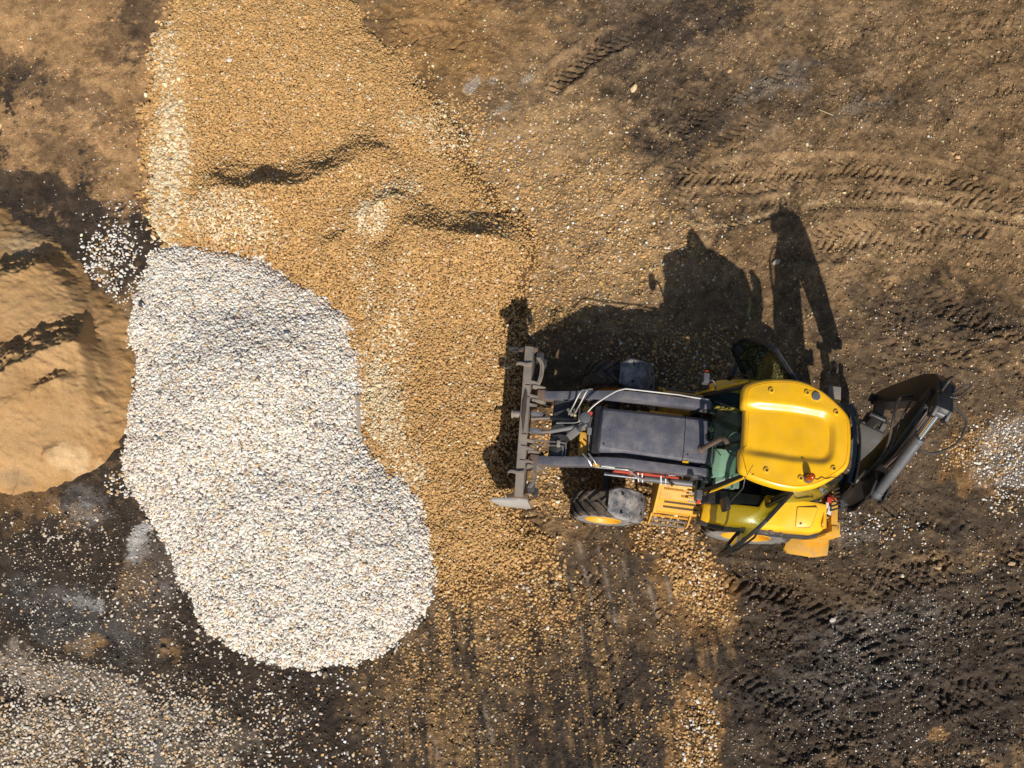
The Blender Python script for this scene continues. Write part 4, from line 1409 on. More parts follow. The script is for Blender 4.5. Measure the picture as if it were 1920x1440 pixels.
b = MB()
shell = [(-.060, 1.145), (.060, 1.145), (.085, 1.04), (.13, .80), (.15, .50), (.12, .25), (.05, .12), (.04, .14), (.10, .27), (.125, .50), (.10, .80), (.05, 1.03), (-.060, 1.03)]
b.prism(shell, lambda a, c, t: bk((a, t, c)), -1.17, 1.17)
bucket = b.build("loader_bucket", STEEL, rig, .010)
b = MB()
b.box(-.063, .063, -1.17, 1.17, 1.148, 1.160)
b.v = [tuple(BK @ Vector(p)) for p in b.v]
b.build("top_rail", STEEL, bucket, .004)
b = MB()
b.prism([(.02, .10), (.09, .22), (.10, .20), (.04, .07)], lambda a, c, t: bk((a, t, c)), -1.16, 1.16)
b.build("cutting_edge", PALE_STEEL, bucket, .004)
SIDE = [(.13, 1.0), (.02, 1.06), (-.10, 1.05), (-.34, .86), (-.345, .80), (-.15, .20), (-.10, .16), (.10, .55), (.22, .36), (.235, .44), (.15, .86)]
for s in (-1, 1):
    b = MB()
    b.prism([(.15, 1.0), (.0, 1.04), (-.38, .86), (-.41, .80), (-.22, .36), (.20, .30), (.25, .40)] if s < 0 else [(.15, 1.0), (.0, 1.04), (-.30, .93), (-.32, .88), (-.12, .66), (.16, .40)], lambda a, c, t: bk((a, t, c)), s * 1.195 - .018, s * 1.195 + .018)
    b.build("side_plate", PALE_STEEL if s < 0 else DARK, bucket, .006, label="bare pale steel side plate" if s < 0 else "side plate coloured dark to look shaded")  # far plate takes a dark paint that stands in for shade on its steel
    b = MB()
    b.prism([(.14, 1.10), (-.05, 1.12), (-.16, .99), (.18, .92)], lambda a, c, t: bk((a, t, c)), s * 1.15 - .03, s * 1.15 + .03)
    b.build("corner_gusset", RUST, bucket, .008)
    # lifting hooks at both ends of the rail
    b = MB()
    y = .86 if s > 0 else -.83
    pts = curve([(.06, y + .02, 1.175), (-.03, y, 1.185), (-.12, y + .02, 1.17), (-.18, y + .01, 1.14), (-.19, y - .03, 1.11)], 4)
    rings = []
    for i, p in enumerate(pts):
        f = i / (len(pts) - 1)
        w = .030 * (1 - .5 * f)
        rings.append([bk((p.x, p.y - w, p.z - .018)), bk((p.x, p.y + w, p.z - .018)), bk((p.x, p.y + w, p.z + .018)), bk((p.x, p.y - w, p.z + .018))])
    b.loft(rings)
    b.build("bucket_hook", STEEL, bucket, .006)
    # hoses and clamps behind the rail
    b = MB()
    e = s * 1.02
    for dy, k in ((0, .0), (.03, .025), (-.05, .045)):
        b.tube([bk(p) for p in curve([(.13 + k, e, 1.10), (.20 + k, e - s * .12, 1.09), (.19 + k, e - s * .32, 1.06), (.13 + k, e - s * .48, 1.03)], 4)], .011, 6)
    b.build("bucket_hose", STEEL, bucket)
    b = MB()
    b.box(.125, .24, e - .05, e + .09, .90, 1.10)
    b.box(.24, .30, e - .10, e + .02, .86, 1.0)
    b.v = [tuple(BK @ Vector(p)) for p in b.v]
    b.build("hose_bracket", DARK, bucket, .01)
    # hinge ears the arms are pinned to
    for d in (-.11, .11):
        b = MB()
        b.prism([(.10, 1.10), (.30, 1.02), (.36, .90), (.24, .80), (.10, .70)], lambda a, c, t: bk((a, t, c)), AY[s] - .09 + d - .02, AY[s] - .09 + d + .02)
        b.build("hinge_ear", STEEL, bucket, .008)
for y in (-.62, -.42, -.30, .26, .40, .62):
    b = MB()
    b.prism([(.06, 1.135), (.19, 1.06), (.20, .93), (.10, .85)], lambda a, c, t: bk((a, t, c)), y - .02, y + .02)
    b.build("back_rib", STEEL, bucket, .006)
for y in (-.62, -.40, -.22, .36, .55):
    b = MB()
    b.box(-.02, .060, y - .006, y + .006, 1.1605, 1.164)
    b.v = [tuple(BK @ Vector(p)) for p in b.v]
    b.build("weld_slot", BLACK, bucket)
for y0 in (-.14, .12):
    b = MB()
    b.prism([(.10, 1.14), (.22, 1.15), (.36, 1.02), (.30, .94), (.12, 1.0)], lambda a, c, t: bk((a, t, c)), y0 - .028, y0 + .028)
    b.build("link_ear", SLATE, bucket, .008)
# dark wedge plate and pin knob in the middle of the rail
b = MB()
b.prism([(.02, .42), (-.01, .46), (-.045, .24), (-.04, .0), (.0, -.22), (.01, -.05), (.02, .15)], lambda a, c, t: bk((a, c, t)), 1.165, 1.20)
b.build("wedge_plate", DRUST, bucket, .006)
b = MB()
b.tube([bk((-.16, .10, 1.06)), bk((-.05, .10, 1.08))], .055, 14)
b.tube([bk((-.19, .10, 1.055)), bk((-.16, .10, 1.06))], .066, 14)
b.build("pin_knob", STEEL, bucket, .006)

# ------------------------------------------------------------------ cab
b = MB()
b.box(-.86, .80, -.70, .70, 1.02, 1.09)
b.box(.30, .84, -.66, .66, 1.09, 1.45)
b.build("cab_floor", DARK, rig, .01)
b = MB()
b.box(-.96, -.86, -.66, .66, 1.0, 1.46)
b.build("cab_bulkhead", BLACK, rig, .01)
A0 = lambda s: Vector((-.95, s * .735, 1.45))
A1 = lambda s: Vector((-.60, s * .645, 2.55))
B0 = lambda s: Vector((.12, s * .745, 1.10))
B1 = lambda s: Vector((.10, s * .70, 2.55))
C0 = lambda s: Vector((.84, s * .60, 1.45))
C1 = lambda s: Vector((.72, s * .50, 2.55))
for s in (-1, 1):
    b = MB()
    b.bar(A0(s), A1(s), .05, .055)
    b.build("front_pillar", BLACK, rig, .008)
    b = MB()
    n = (A1(s) - A0(s)).normalized()
    off = Vector((-.012, s * .042, .012))
    b.tube(curve([A0(s) + off + Vector((-.10, 0, -.14)), A0(s) + off + Vector((-.02, s * .02, 0)), (A0(s) + A1(s)) / 2 + off + Vector((0, s * .02, 0)), A1(s) + off], 5), .017, 8)
    b.build("pillar_trim", YEL, rig)
    b = MB()
    b.bar(B0(s), B1(s), .06, .06)
    b.build("door_pillar", BLACK, rig, .008)
    b = MB()
    b.bar(C0(s), C1(s), .06, .06)
    b.build("rear_pillar", BLACK, rig, .008)
    # rear quarter glass between door pillar and rear pillar
    b = MB()
    q = [B0(s) + Vector((.04, s * .02, .36)), C0(s) + Vector((-.02, s * .03, 0)), C1(s) + Vector((-.02, s * .03, -.02)), B1(s) + Vector((.04, s * .02, -.02))]
    nn = (q[1] - q[0]).cross(q[3] - q[0]).normalized() * .004
    b.add([p - nn for p in q] + [p + nn for p in q], [(0, 1, 2, 3), (7, 6, 5, 4), (0, 4, 5, 1), (1, 5, 6, 2), (2, 6, 7, 3), (3, 7, 4, 0)])
    b.build("quarter_window", GLASS, rig)
    # lower cab side glass ahead of the fender, under the open door
b = MB()
b.bar(A1(-1) + Vector((0, 0, .0)), A1(1), .07, .06)
b.bar(C1(-1), C1(1), .06, .06)
for s in (-1, 1):
    b.bar(A1(s), B1(s), .06, .06)
    b.bar(B1(s), C1(s), .06, .06)
b.build("roof_frame", BLACK, rig, .006)
b = MB()
q = [Vector((-.965, -.69, 1.47)), Vector((-.965, .69, 1.47)), Vector((-.62, .60, 2.54)), Vector((-.62, -.60, 2.54))]
nn = (q[1] - q[0]).cross(q[3] - q[0]).normalized() * .004
b.add([p - nn for p in q] + [p + nn for p in q], [(0, 1, 2, 3), (7, 6, 5, 4), (0, 4, 5, 1), (1, 5, 6, 2), (2, 6, 7, 3), (3, 7, 4, 0)])
b.build("windshield", GLASS, rig)
b = MB()
b.bar((-.975, -.70, 1.46), (-.975, .70, 1.46), .05, .05)
b.build("windshield_sill", BLACK, rig, .008)
b = MB()
b.tube([(-.93, .02, 1.72), (-.80, -.28, 2.02)], .007, 6)
b.box(-.975, -.945, -.02, .06, 1.48, 1.56)
b.tube([(-.965, .02, 1.52), (-.93, .02, 1.72)], .009, 6)
b.build("windshield_wiper", BLACK, rig)
# rear window, hinged open a little under the roof
secs = []
for k in range(9):
    f = k / 8 * 2 - 1
    y = f * .56
    xo = .075 * (1 - f * f)
    secs.append([(.835 + xo - .02, y, 2.56), (.865 + xo, y, 2.575), (.965 + xo, y * .97, 2.44), (.96 + xo, y * .97, 2.42)])
b = MB()
b.loft(secs)
b.build("rear_visor", BGLASS, rig)
b = MB()
for i0, i1 in ((2, 3),):
    b.tube([Vector(r[2]) for r in secs], .016, 8)
b.tube([secs[0][1], secs[0][2]], .012, 8)
b.tube([secs[-1][1], secs[-1][2]], .012, 8)
b.build("visor_frame", BLACK, rig)
b = MB()
q = [Vector((.86, -.55, 1.46)), Vector((.86, .55, 1.46)), Vector((.76, .48, 2.52)), Vector((.76, -.48, 2.52))]
nn = Vector((.004, 0, 0))
b.add([p - nn for p in q] + [p + nn for p in q], [(0, 1, 2, 3), (7, 6, 5, 4), (0, 4, 5, 1), (1, 5, 6, 2), (2, 6, 7, 3), (3, 7, 4, 0)])
b.build("rear_window", GLASS, rig)

for s in (-1, 1):
    b = MB()
    b.prism([(-.90, 1.34), (-.80, 1.44), (-.05, 1.475), (.02, 1.46), (.02, 1.36), (-.80, 1.28)], XZ, s * .66, s * .86)
    b.build("door_sill", BLACK, rig, .014)
# inside the cab
b = MB()
b.box(-.12, .34, -.27, .27, 1.30, 1.46)
b.box(-.02, .30, -.20, .20, 1.09, 1.30)
M_ = Matrix.Translation((.36, 0, 1.45)) @ Matrix.Rotation(rad(-12), 4, 'Y')
b.box(-.07, .07, -.25, .25, 0, .62, M_)
b.build("driver_seat", SEAT, rig, .05, seg=3)
b = MB()
b.prism([(-.80, 1.46), (-.80, 1.58), (-.70, 1.62), (-.46, 1.58), (-.42, 1.46)], XZ, -.50, -.08)
b.prism([(-.72, 1.30), (-.74, 1.58), (-.60, 1.64), (-.42, 1.50), (-.42, 1.30)], XZ, -.62, -.50)
b.box(-.50, -.38, -.62, -.40, 1.50, 1.56)
b.build("dashboard", DASH, rig, .012)
b = MB()
b.box(-.88, -.66, -.05, .40, 1.46, 1.56)
b.tube([(-.66, 0, 1.40), (-.48, 0, 1.72)], .035, 10)
b.build("steering_column", BLACK, rig, .012)
b = MB()
ring = [Vector((-.47, 0, 1.74)) + Matrix.Rotation(rad(-30), 3, 'Y') @ Vector((math.cos(a) * .19, math.sin(a) * .19, 0)) for a in np.linspace(0, 2 * math.pi, 25)]
b.tube(ring, .016, 8)
b.tube([ring[0], ring[12]], .012, 6)
b.tube([ring[6], ring[18]], .012, 6)
b.build("steering_wheel", BLACK, rig)
b = MB()
b.box(.0, .34, -.62, -.34, 1.09, 1.36)
b.lathe([(0, .07), (.02, .07), (.03, .04), (.0301, .002)], (.16, -.50, 1.36), (0, 0, 1), 18)
b.tube([(.05, -.44, 1.36), (.02, -.46, 1.56)], .012, 8)
b.tube([(-.08, -.44, 1.30), (-.12, -.48, 1.50)], .012, 8)
b.build("side_console", BLACK, rig, .012)
b = MB()
for k in range(5):
    b.tube([(.10 + .02 * k, -.38 + .015 * (k % 2), 1.37), (.07 + .022 * k, -.37 + .02 * (k % 3), 1.46)], .010, 6)
b.build("control_lever", WPLASTIC, rig)

# roof: moulded shell with a dished middle that opens to the front
def roof_outline(n=28):
    pts = [(-.705, .36), (-.70, .52), (-.665, .62), (-.56, .685), (-.40, .735), (-.18, .775), (.04, .785), (.22, .755), (.42, .675), (.62, .535), (.76, .41), (.815, .31), (.835, .15), (.84, 0)]
    P = [Vector((x, y, 0)) for x, y in pts]
    side = curve(P, 4)
    low = [Vector((p.x, -p.y, 0)) for p in side[::-1]][1:]
    front = [Vector((-.705, -.36, 0)), Vector((-.69, -.30, 0)), Vector((-.655, -.265, 0)), Vector((-.650, -.13, 0)), Vector((-.650, .0, 0)), Vector((-.650, .13, 0)), Vector((-.655, .265, 0)), Vector((-.69, .30, 0))]
    out = side + low + front[1:]
    return out


def roof_z(x, y):
    # dish outline
    fx = max(0.0, x - .36) / .24
    hy = .40 - .05 * max(0, x) - .04 * max(0, -x)
    d = 1 - max(abs(y) / hy, 0) if fx <= 0 else 1 - math.hypot(fx, abs(y) / hy) if False else 1 - ((abs(y) / hy) ** 3 + fx ** 3) ** (1 / 3)
    t = min(1, max(0, (d + .06) / .34))
    t = t * t * (3 - 2 * t)
    crown = .035 - .05 * (x * x + y * y * .8)
    if x < -.3:
        crown -= .05 * (-.3 - x)
    return 2.655 + crown - .078 * t * min(1, (x + .95) / .5)


OUT = roof_outline()
b = MB()
c0 = Vector((0.0, 0, 0))
rings = []
for s_, dz in ((.97, -.15), (1.0, -.125), (1.002, -.075), (.992, -.040), (.972, -.016), (.945, -.003)):
    rings.append([(c0.x + (p.x - c0.x) * s_, p.y * s_, roof_z(p.x * s_, p.y * s_) + dz) for p in OUT])
# thin joint line around the top panel
rings.append([(p.x * .928, p.y * .928, roof_z(p.x * .928, p.y * .928) + .000) for p in OUT])
rings.append([(p.x * .923, p.y * .923, roof_z(p.x * .923, p.y * .923) - .010) for p in OUT])
rings.append([(p.x * .918, p.y * .918, roof_z(p.x * .918, p.y * .918) - .010) for p in OUT])
rings.append([(p.x * .912, p.y * .912, roof_z(p.x * .912, p.y * .912) + .001) for p in OUT])
for s_ in np.linspace(.88, .02, 30):
    rings.append([(p.x * s_, p.y * s_, roof_z(p.x * s_, p.y * s_)) for p in OUT])
b.loft(rings, True)
roof = b.build("cab_roof", YEL, rig, 0, 38)
for x, y in ((-.32, .565), (.18, .60), (.60, .375), (.58, -.42), (-.34, -.565), (.13, -.615)):
    z = roof_z(x, y)
    b = MB()
    b.lathe([(-.01, .042), (.010, .041), (.020, .036), (.022, .022)], (x, y, z), (0, 0, 1), 20)
    o = b.build("roof_boss", YEL, roof, 0, 40)
    b = MB()
    b.lathe([(.022, .0225), (.010, .020), (.010, .002)], (x, y, z), (0, 0, 1), 16)
    b.build("boss_socket", RUST, o)
b = MB()
b.prism([(.18, .53), (.22, .645), (.36, .62), (.40, .54), (.33, .49)], XY, roof_z(.29, .56) - .03, roof_z(.29, .56) + .008)
o = b.build("vent_mount", YEL, roof, .008)
b = MB()
b.lathe([(-.01, .060), (.022, .060), (.026, .055), (.027, .002)], (.305, .565, roof_z(.3, .565)), (0, 0, 1), 28)
b.build("roof_vent", GREY, roof, .002)
bz = roof_z(.25, -.60)
b = MB()
b.lathe([(-.02, .072), (.018, .072), (.024, .066), (.024, .05)], (.235, -.60, bz), (0, 0, 1), 28)
b.lathe([(.024, .058), (.05, .055), (.05, .01)], (.235, -.60, bz), (0, 0, 1), 24)
beacon = b.build("beacon_lamp", RUST, rig, 0, 40)
b = MB()
b.lathe([(.05, .055), (.12, .052), (.155, .044), (.175, .028), (.182, .002)], (.235, -.60, bz), (0, 0, 1), 28, True)
b.build("beacon_lens", AMBER, beacon, 0, 60)
b = MB()
b.tube([(.235, -.60, bz + .05), (.235, -.60, bz + .13)], .022, 12)
b.build("beacon_reflector", RED, beacon)
b = MB()
w = [(.30, -.59), (.36, -.60), (.42, -.56), (.48, -.575), (.56, -.545), (.66, -.52), (.70, -.49)]
b.tube(curve([(x, y, roof_z(x, y) + .006) for x, y in w], 4), .0045, 5)
b.tube([(.70, -.49, roof_z(.70, -.49) + .006), (.76, -.46, 2.56)], .0045, 5)
b.build("beacon_cable", BLACK, beacon)
b = MB()
b.tube([(-.58, -.655, 2.60), (-.63, -.60, 3.02)], .004, 5)
b.tube([(-.60, -.655, 2.60), (-.50, -.64, 2.66)], .005, 5)
b.build("antenna", BLACK, rig)

# doors: hinged at the door pillar and swung wide open
DOOR = [(0, 1.16), (.30, 1.07), (.62, 1.08), (1.03, 1.22), (1.07, 1.40), (1.02, 1.80), (.90, 2.16), (.66, 2.46), (.56, 2.52), (.0, 2.54)]
for s in (-1, 1):
    ang = rad(232 if s < 0 else 125)
    d = Vector((math.cos(ang), math.sin(ang), 0))
    n = Vector((-d.y, d.x, 0))
    h = Vector((.08, s * .785, 0))
    fr = lambda a, z, t, d=d, n=n, h=h: tuple(h + d * a + n * t + Vector((0, 0, z)))
    root = bpy.data.objects.new("cab_door", None)
    COL.objects.link(root)
    root.parent = rig
    root.empty_display_size = .2
    b = MB()
    cen = (.50, 1.82)
    inn = [(cen[0] + (a - cen[0]) * .87, cen[1] + (z - cen[1]) * .89) for a, z in DOOR]
    k = len(DOOR)
    vs = [fr(a, z, t) for t in (-.025, .025) for a, z in DOOR] + [fr(a, z, t) for t in (-.025, .025) for a, z in inn]
    fs = []
    for i in range(k):
        j = (i + 1) % k
        fs += [(i, j, k + j, k + i), (2 * k + i, 3 * k + i, 3 * k + j, 2 * k + j), (i, 2 * k + i, 2 * k + j, j), (k + i, k + j, 3 * k + j, 3 * k + i)]
    b.add(vs, fs)
    b.build("door_frame", BLACK, root, .008)
    b = MB()
    b.prism([(cen[0] + (a - cen[0]) * .885, cen[1] + (z - cen[1]) * .905) for a, z in DOOR], fr, -.004, .004)
    b.build("door_pane", DGLASS, root)
    b = MB()
    sd_ = -s
    b.tube([fr(a, z, sd_ * t) for a, z, t in ((.92, 1.28, .02), (.90, 1.32, .075), (.86, 1.70, .09), (.72, 2.15, .08), (.62, 2.30, .02))], .016, 8)
    b.tube([fr(a, z, sd_ * t) for a, z, t in ((.80, 1.26, .02), (.78, 1.28, .08), (.55, 1.30, .09), (.35, 1.26, .02))], .014, 8)
    b.build("door_handle", BLACK, root)
    b = MB()
    b.prism([(.88, 1.36), (1.0, 1.38), (.99, 1.58), (.87, 1.56)], fr, -.045, .045)
    b.build("door_latch", DARK, root, .01)
    if s > 0:
        b = MB()
        b.prism([(.02, 2.475), (.56, 2.455), (.56, 2.485), (.02, 2.505)], fr, -.045, -.026)
        b.build("glass_channel", PIPE, root, .003)

# mirrors and indicator lamps on the front corners
for s in (-1, 1):
    x, y, z = -1.05, s * .87, 1.90
    b = MB()
    b.prism([(x - .035, z - .09), (x - .06, z - .03), (x - .05, z + .08), (x + .03, z + .085), (x + .045, z - .06)], XZ, y - .075, y + .065)
    o = b.build("indicator_lamp", GREY, rig, .012)
    b = MB()
    b.prism([(x - .035, z - .05), (x - .03, z + .05), (x + .02, z + .05), (x + .025, z - .04)], XZ, y + s * .066, y + s * .115)
    b.build("indicator_lens", LENS, o, .012, label=None)
    b = MB()
    b.tube(curve([(x + .03, y - s * .03, z), (x + .09, y - s * .02, z + .03), (x + .15, y - s * .08, z - .02), (x + .17, y - s * .12, z - .10)], 4), .016, 8)
    b.build("lamp_bracket", BLACK, rig)
    b = MB()
    mx, my, mz = -.70, s * .975, 2.02
    M_ = Matrix.Translation((mx, my, mz)) @ Matrix.Rotation(rad(s * -14), 4, 'Z')
    b.box(-.035, .035, -.09, .09, -.13, .13, M_)
    o = b.build("side_mirror", BLACK, rig, .02)
    b = MB()
    b.box(.036, .039, -.075, .075, -.11, .11, M_)
    b.build("mirror_glass", CHROME, o)
    b = MB()
    b.tube([(-.66, s * .955, 2.12), (-.58, s * .80, 2.45), (-.58, s * .68, 2.52)], .010, 6)
    b.build("mirror_arm", BLACK, rig)

# ------------------------------------------------------------------ rear fenders
for s in (-1, 1):
    b = MB()
    secs = []
    for x, yo, zt in ((-.80, 1.06, 1.15), (-.70, 1.10, 1.27), (-.50, 1.12, 1.38), (-.28, 1.125, 1.43), (-.06, 1.13, 1.45), (.04, 1.13, 1.45), (.25, 1.12, 1.425), (.45, 1.11, 1.385), (.80, 1.09, 1.36), (.98, 1.02, 1.31)):
        yi_ = .845 if x < -.05 else .66
        secs.append([(x, s * q, z) for q, z in ((yi_, zt - .10), (yi_, zt + (.06 if x < -.05 else .10)), (yi_ + .05, zt + (.06 if x < -.05 else .10)), (yo - .05, zt - .01), (yo, zt - .06), (yo + .02, zt - .20), (yo - .01, zt - .20), (yo - .03, zt - .09), (yi_ + .06, zt + .0))])
    b.loft(secs)
    b.prism([(.94, 1.0), (1.0, 1.02), (1.0, 1.36), (.94, 1.40)], XZ, s * .66, s * 1.0)
    fender = b.build("rear_fender", YEL, rig, .006, 30)
    b = MB()
    secs = []
    for x, yo, zt in ((-.84, 1.0, 1.0), (-.80, 1.07, 1.06), (-.68, 1.12, 1.13), (-.50, 1.14, 1.19), (-.28, 1.145, 1.235), (0, 1.15, 1.255), (.25, 1.145, 1.23), (.45, 1.135, 1.19), (.80, 1.115, 1.165), (.97, 1.05, 1.12), (1.0, .98, 1.09)):
        secs.append([(x, s * q, z) for q, z in ((yo - .04, zt + .012), (yo + .025, zt + .012), (yo + .045, zt - .03), (yo + .04, zt - .12), (yo + .015, zt - .12), (yo + .01, zt - .04), (yo - .04, zt - .03))])
    b.loft(secs)
    b.build("fender_trim", DARK, rig, .006)
    # lower cab side between fender and floor
    b = MB()
    b.prism([(-.94, .98), (-.80, .90), (-.72, 1.10), (.2, 1.10), (.2, 1.20), (-.78, 1.22), (-.94, 1.24)], XZ, s * .66, s * .73)
    b.build("cab_side_panel", YELD, rig, .01)
    hp = lambda x, y: 1.375 + .08 * 0 - (y - .74) * .34
    b = MB()
    o_ = [(.52, .775), (.54, .765), (.80, .735), (.815, .75), (.77, .99), (.735, 1.02), (.55, 1.035), (.53, 1.015)]
    zz_ = lambda y: 1.376 + .10 - (y - .74) * (.112 / .31) + .003
    vs = [(x, s * y, zz_(y) + t) for t in (0.0, .010) for x, y in o_]
    k = len(o_)
    b.add(vs, [tuple(range(k))[::-1], tuple(range(k, 2 * k))] + [(i, (i + 1) % k, k + (i + 1) % k, k + i) for i in range(k)])
    hatch = b.build("fender_hatch", YEL, fender, .004)
    b = MB()
    vs = [(.655 + (x - .655) * 1.04, s * (.885 + (y - .885) * 1.04), zz_(.885 + (y - .885) * 1.04) + t - .002) for t in (0.0, .006) for x, y in o_]
    b.add(vs, [tuple(range(k))[::-1], tuple(range(k, 2 * k))] + [(i, (i + 1) % k, k + (i + 1) % k, k + i) for i in range(k)])
    b.build("hatch_seal", BLACK, fender)
    b = MB()
    b.lathe([(0, .018), (.008, .017), (.008, .010), (.002, .010), (.002, .001)], (.60, s * .985, zz_(.985) + .010), (0, s * .3, .95), 14)
    b.build("hatch_lock", RUST, fender)

# ------------------------------------------------------------------ steps and tank boxes under the cab
for s in (-1, 1):
    b = MB()
    b.prism([(.50, 1.14), (.56, 1.16), (.80, .98), (.82, .93), (.96, .80), (.97, .72), (.88, .60), (.50, .60)], lambda a, c, t: (t, s * a, c), -1.42, -.78)
    o = b.build("step_box", YELD, rig, .008)
    b = MB()
    b.prism([(.46, 1.18), (.58, 1.20), (.80, 1.0), (1.0, .80), (.98, .60), (.84, .52), (.46, .60)], lambda a, c, t: (t, s * a, c), -1.475, -1.425)
    b.build("step_cheek", YELD, rig, .012)
    for (y0, z0, x0, x1) in ((.60, 1.135, -1.38, -1.14), (.67, 1.083, -1.38, -1.05), (.745, 1.027, -1.10, -.80), (.835, .925, -1.33, -.80), (.90, .865, -1.33, -.80)):
        b = MB()
        nteeth = int((x1 - x0) / .03)
        for i in range(nteeth):
            xa_ = x0 + i * .03
            b.box(xa_, xa_ + .020, s * y0 - .010, s * y0 + .010, z0 - .02, z0 + .022)
        b.box(x0, x1, s * y0 - .006, s * y0 + .006, z0 - .02, z0 + .008)
        b.build("grip_strip", RUST if y0 > .8 else YELD, o)
    lad = MB()
    for xx in (-1.46, -.86):
        lad.prism([(.86, .70), (.94, .74), (1.10, .50), (1.12, .40), (1.08, .38), (.90, .56)], lambda a, c, t: (t, s * a, c), xx - .012, xx + .012)
    lad.box(-1.10, -1.086, s * .90 - .0, s * .90 + s * .01, .52, .80)
    lo = lad.build("ladder_step", YELD, rig, .004)
    for i, (y0, z0) in enumerate(((.90, .66), (.945, .62), (.99, .57), (1.04, .50), (1.10, .43))):
        b = MB()
        nteeth = 14
        for q in range(nteeth):
            xa_ = -1.44 + q * .0415
            b.box(xa_, xa_ + .024, s * y0 - .014, s * y0 + .014, z0 + .010, z0 + .024)
        b.box(-1.455, -.865, s * y0 - .016, s * y0 + .016, z0 - .012, z0 + .010)
        b.build("step_bar", STEEL if i > 2 else YELD, lo, .003)
    b = MB()
    b.prism([(.70, .98), (.98, .80), (1.0, .60), (.90, .50), (.70, .60)], lambda a, c, t: (t, s * a, c), -.79, -.74)
    b.build("step_guard", YELD, rig, .008)
    b = MB()
    for y0 in (.70, .76, .82):
        b.box(-1.02, -.72, s * y0 - .012, s * y0 + .012, 1.14 - (y0 - .7) * .3, 1.165 - (y0 - .7) * .3)
    b.build("foot_plate", PALE_STEEL, rig, .004)
# valve block and loose hoses between near arm and step
b = MB()
b.box(-1.40, -1.26, -.56, -.46, 1.20, 1.30)
b.box(-1.36, -1.20, -.60, -.54, 1.16, 1.22)
b.build("valve_block", WPLASTIC, rig, .012)
b = MB()
b.tube(curve([(-1.38, -.60, 1.45), (-1.33, -.66, 1.36), (-1.30, -.62, 1.22), (-1.32, -.52, 1.16)], 5), .014, 6)
b.tube(curve([(-1.45, -.58, 1.46), (-1.36, -.64, 1.40), (-1.25, -.62, 1.30), (-1.10, -.56, 1.26), (-.95, -.52, 1.24)], 5), .012, 6)
b.tube(curve([(-1.2, -.50, 1.25), (-1.05, -.60, 1.3), (-.9, -.62, 1.28)], 5), .013, 6)
b.build("control_hose", HOSE, rig)

# ------------------------------------------------------------------ rear frame, stabilisers
b = MB()
for z in (.62, 1.16):
    b.box(1.10, 1.20, -1.02, 1.02, z, z + .12)
for y in (-.98, -.34, .34, .98):
    b.box(1.105, 1.195, y - .045, y + .045, .60, 1.30)
b.build("rear_frame", YELD, rig, .012)
for s in (-1, 1):
    b = MB()
    b.box(1.12, 1.34, s * .93 - .11, s * .93 + .11, .45, 1.02)
    o = b.build("stabilizer_leg", YELD, rig, .012)
    b = MB()
    b.prism([(.72, -.10), (.80, -.16), (1.20, -.17), (1.42, -.12), (1.44, .10), (1.15, .14), (.80, .13)], lambda a, c, t: (a, s * 1.10 + s * -c * 1.1, t), .26, .34)
    b.prism([(1.0, .34), (1.40, .34), (1.34, .55), (1.12, .55)], XZ, s * 1.0 - .05, s * 1.0 + .05)
    b.build("stabilizer_foot", YELD, o, .012)
    b = MB()
    b.lathe([(0, .085), (.16, .085), (.18, .07), (.181, .002)], (1.22, s * .90, .86), (.12, 0, 1), 22, True)
    b.build("cylinder_cap", GREY, o, .004)
    b = MB()
    b.tube([(1.05, s * .86, .95), (1.0, s * 1.0, .55)], .03, 10)
    b.build("stabilizer_cylinder", CHROME, o)
b = MB()
b.box(1.22, 1.42, 1.20, 1.42, .70, .74)
b.build("stabilizer_pad", STEEL, rig, .006)
b = MB()
for k in range(6):
    y = -.74 + .06 * k
    b.tube(curve([(1.02, y, 1.28), (1.08, y + .02, 1.42), (1.18, y + .06, 1.40), (1.26, y + .10, 1.20)], 5), .014, 6)
b.build("rear_hose", HOSE, rig)
b = MB()
b.box(.99, 1.06, -.62, -.54, 1.33, 1.40)
b.tube(curve([(1.02, -.50, 1.38), (1.08, -.56, 1.46), (1.14, -.60, 1.40)], 5), .012, 6)
b.build("hose_coupling", RED, rig, .006)
b = MB()
b.box(.985, 1.03, -.70, -.60, 1.30, 1.36)
b.prism([(1.0, -.78), (1.03, -.66), (1.08, -.68), (1.06, -.80)], XY, 1.34, 1.37)
b.build("coupling_bracket", WPLASTIC, rig, .006)
b = MB()
b.tube([(1.22, -.40, 1.10), (1.60, -.66, .95)], .022, 8)
b.box(1.20, 1.30, -.46, -.36, 1.02, 1.16)
b.build("slide_bar", GREY, rig)

# ------------------------------------------------------------------ backhoe, folded for driving and swung to the right
SW = rad(72)
BS = Vector((math.cos(SW), math.sin(SW), 0))
BN = Vector((math.sin(SW), -math.cos(SW), 0))
BO = Vector((1.38, -.40, 0))
bhp = lambda r, z, t: tuple(BO + BS * r + BN * t + Vector((0, 0, z if z < 2.8 else 2.8 + (z - 2.8) * .86)))
b = MB()
b.box(1.20, 1.30, -.68, -.12, .62, 1.28)
b.prism([(1.28, -.62), (1.52, -.52), (1.56, -.34), (1.50, -.22), (1.28, -.16)], XY, .66, .74)
b.prism([(1.28, -.62), (1.52, -.52), (1.56, -.34), (1.50, -.22), (1.28, -.16)], XY, 1.14, 1.22)
b.lathe([(.60, .09), (1.30, .09)], (1.40, -.40, 0), (0, 0, 1), 20, True)
b.build("swing_post", DARK, rig, .012)
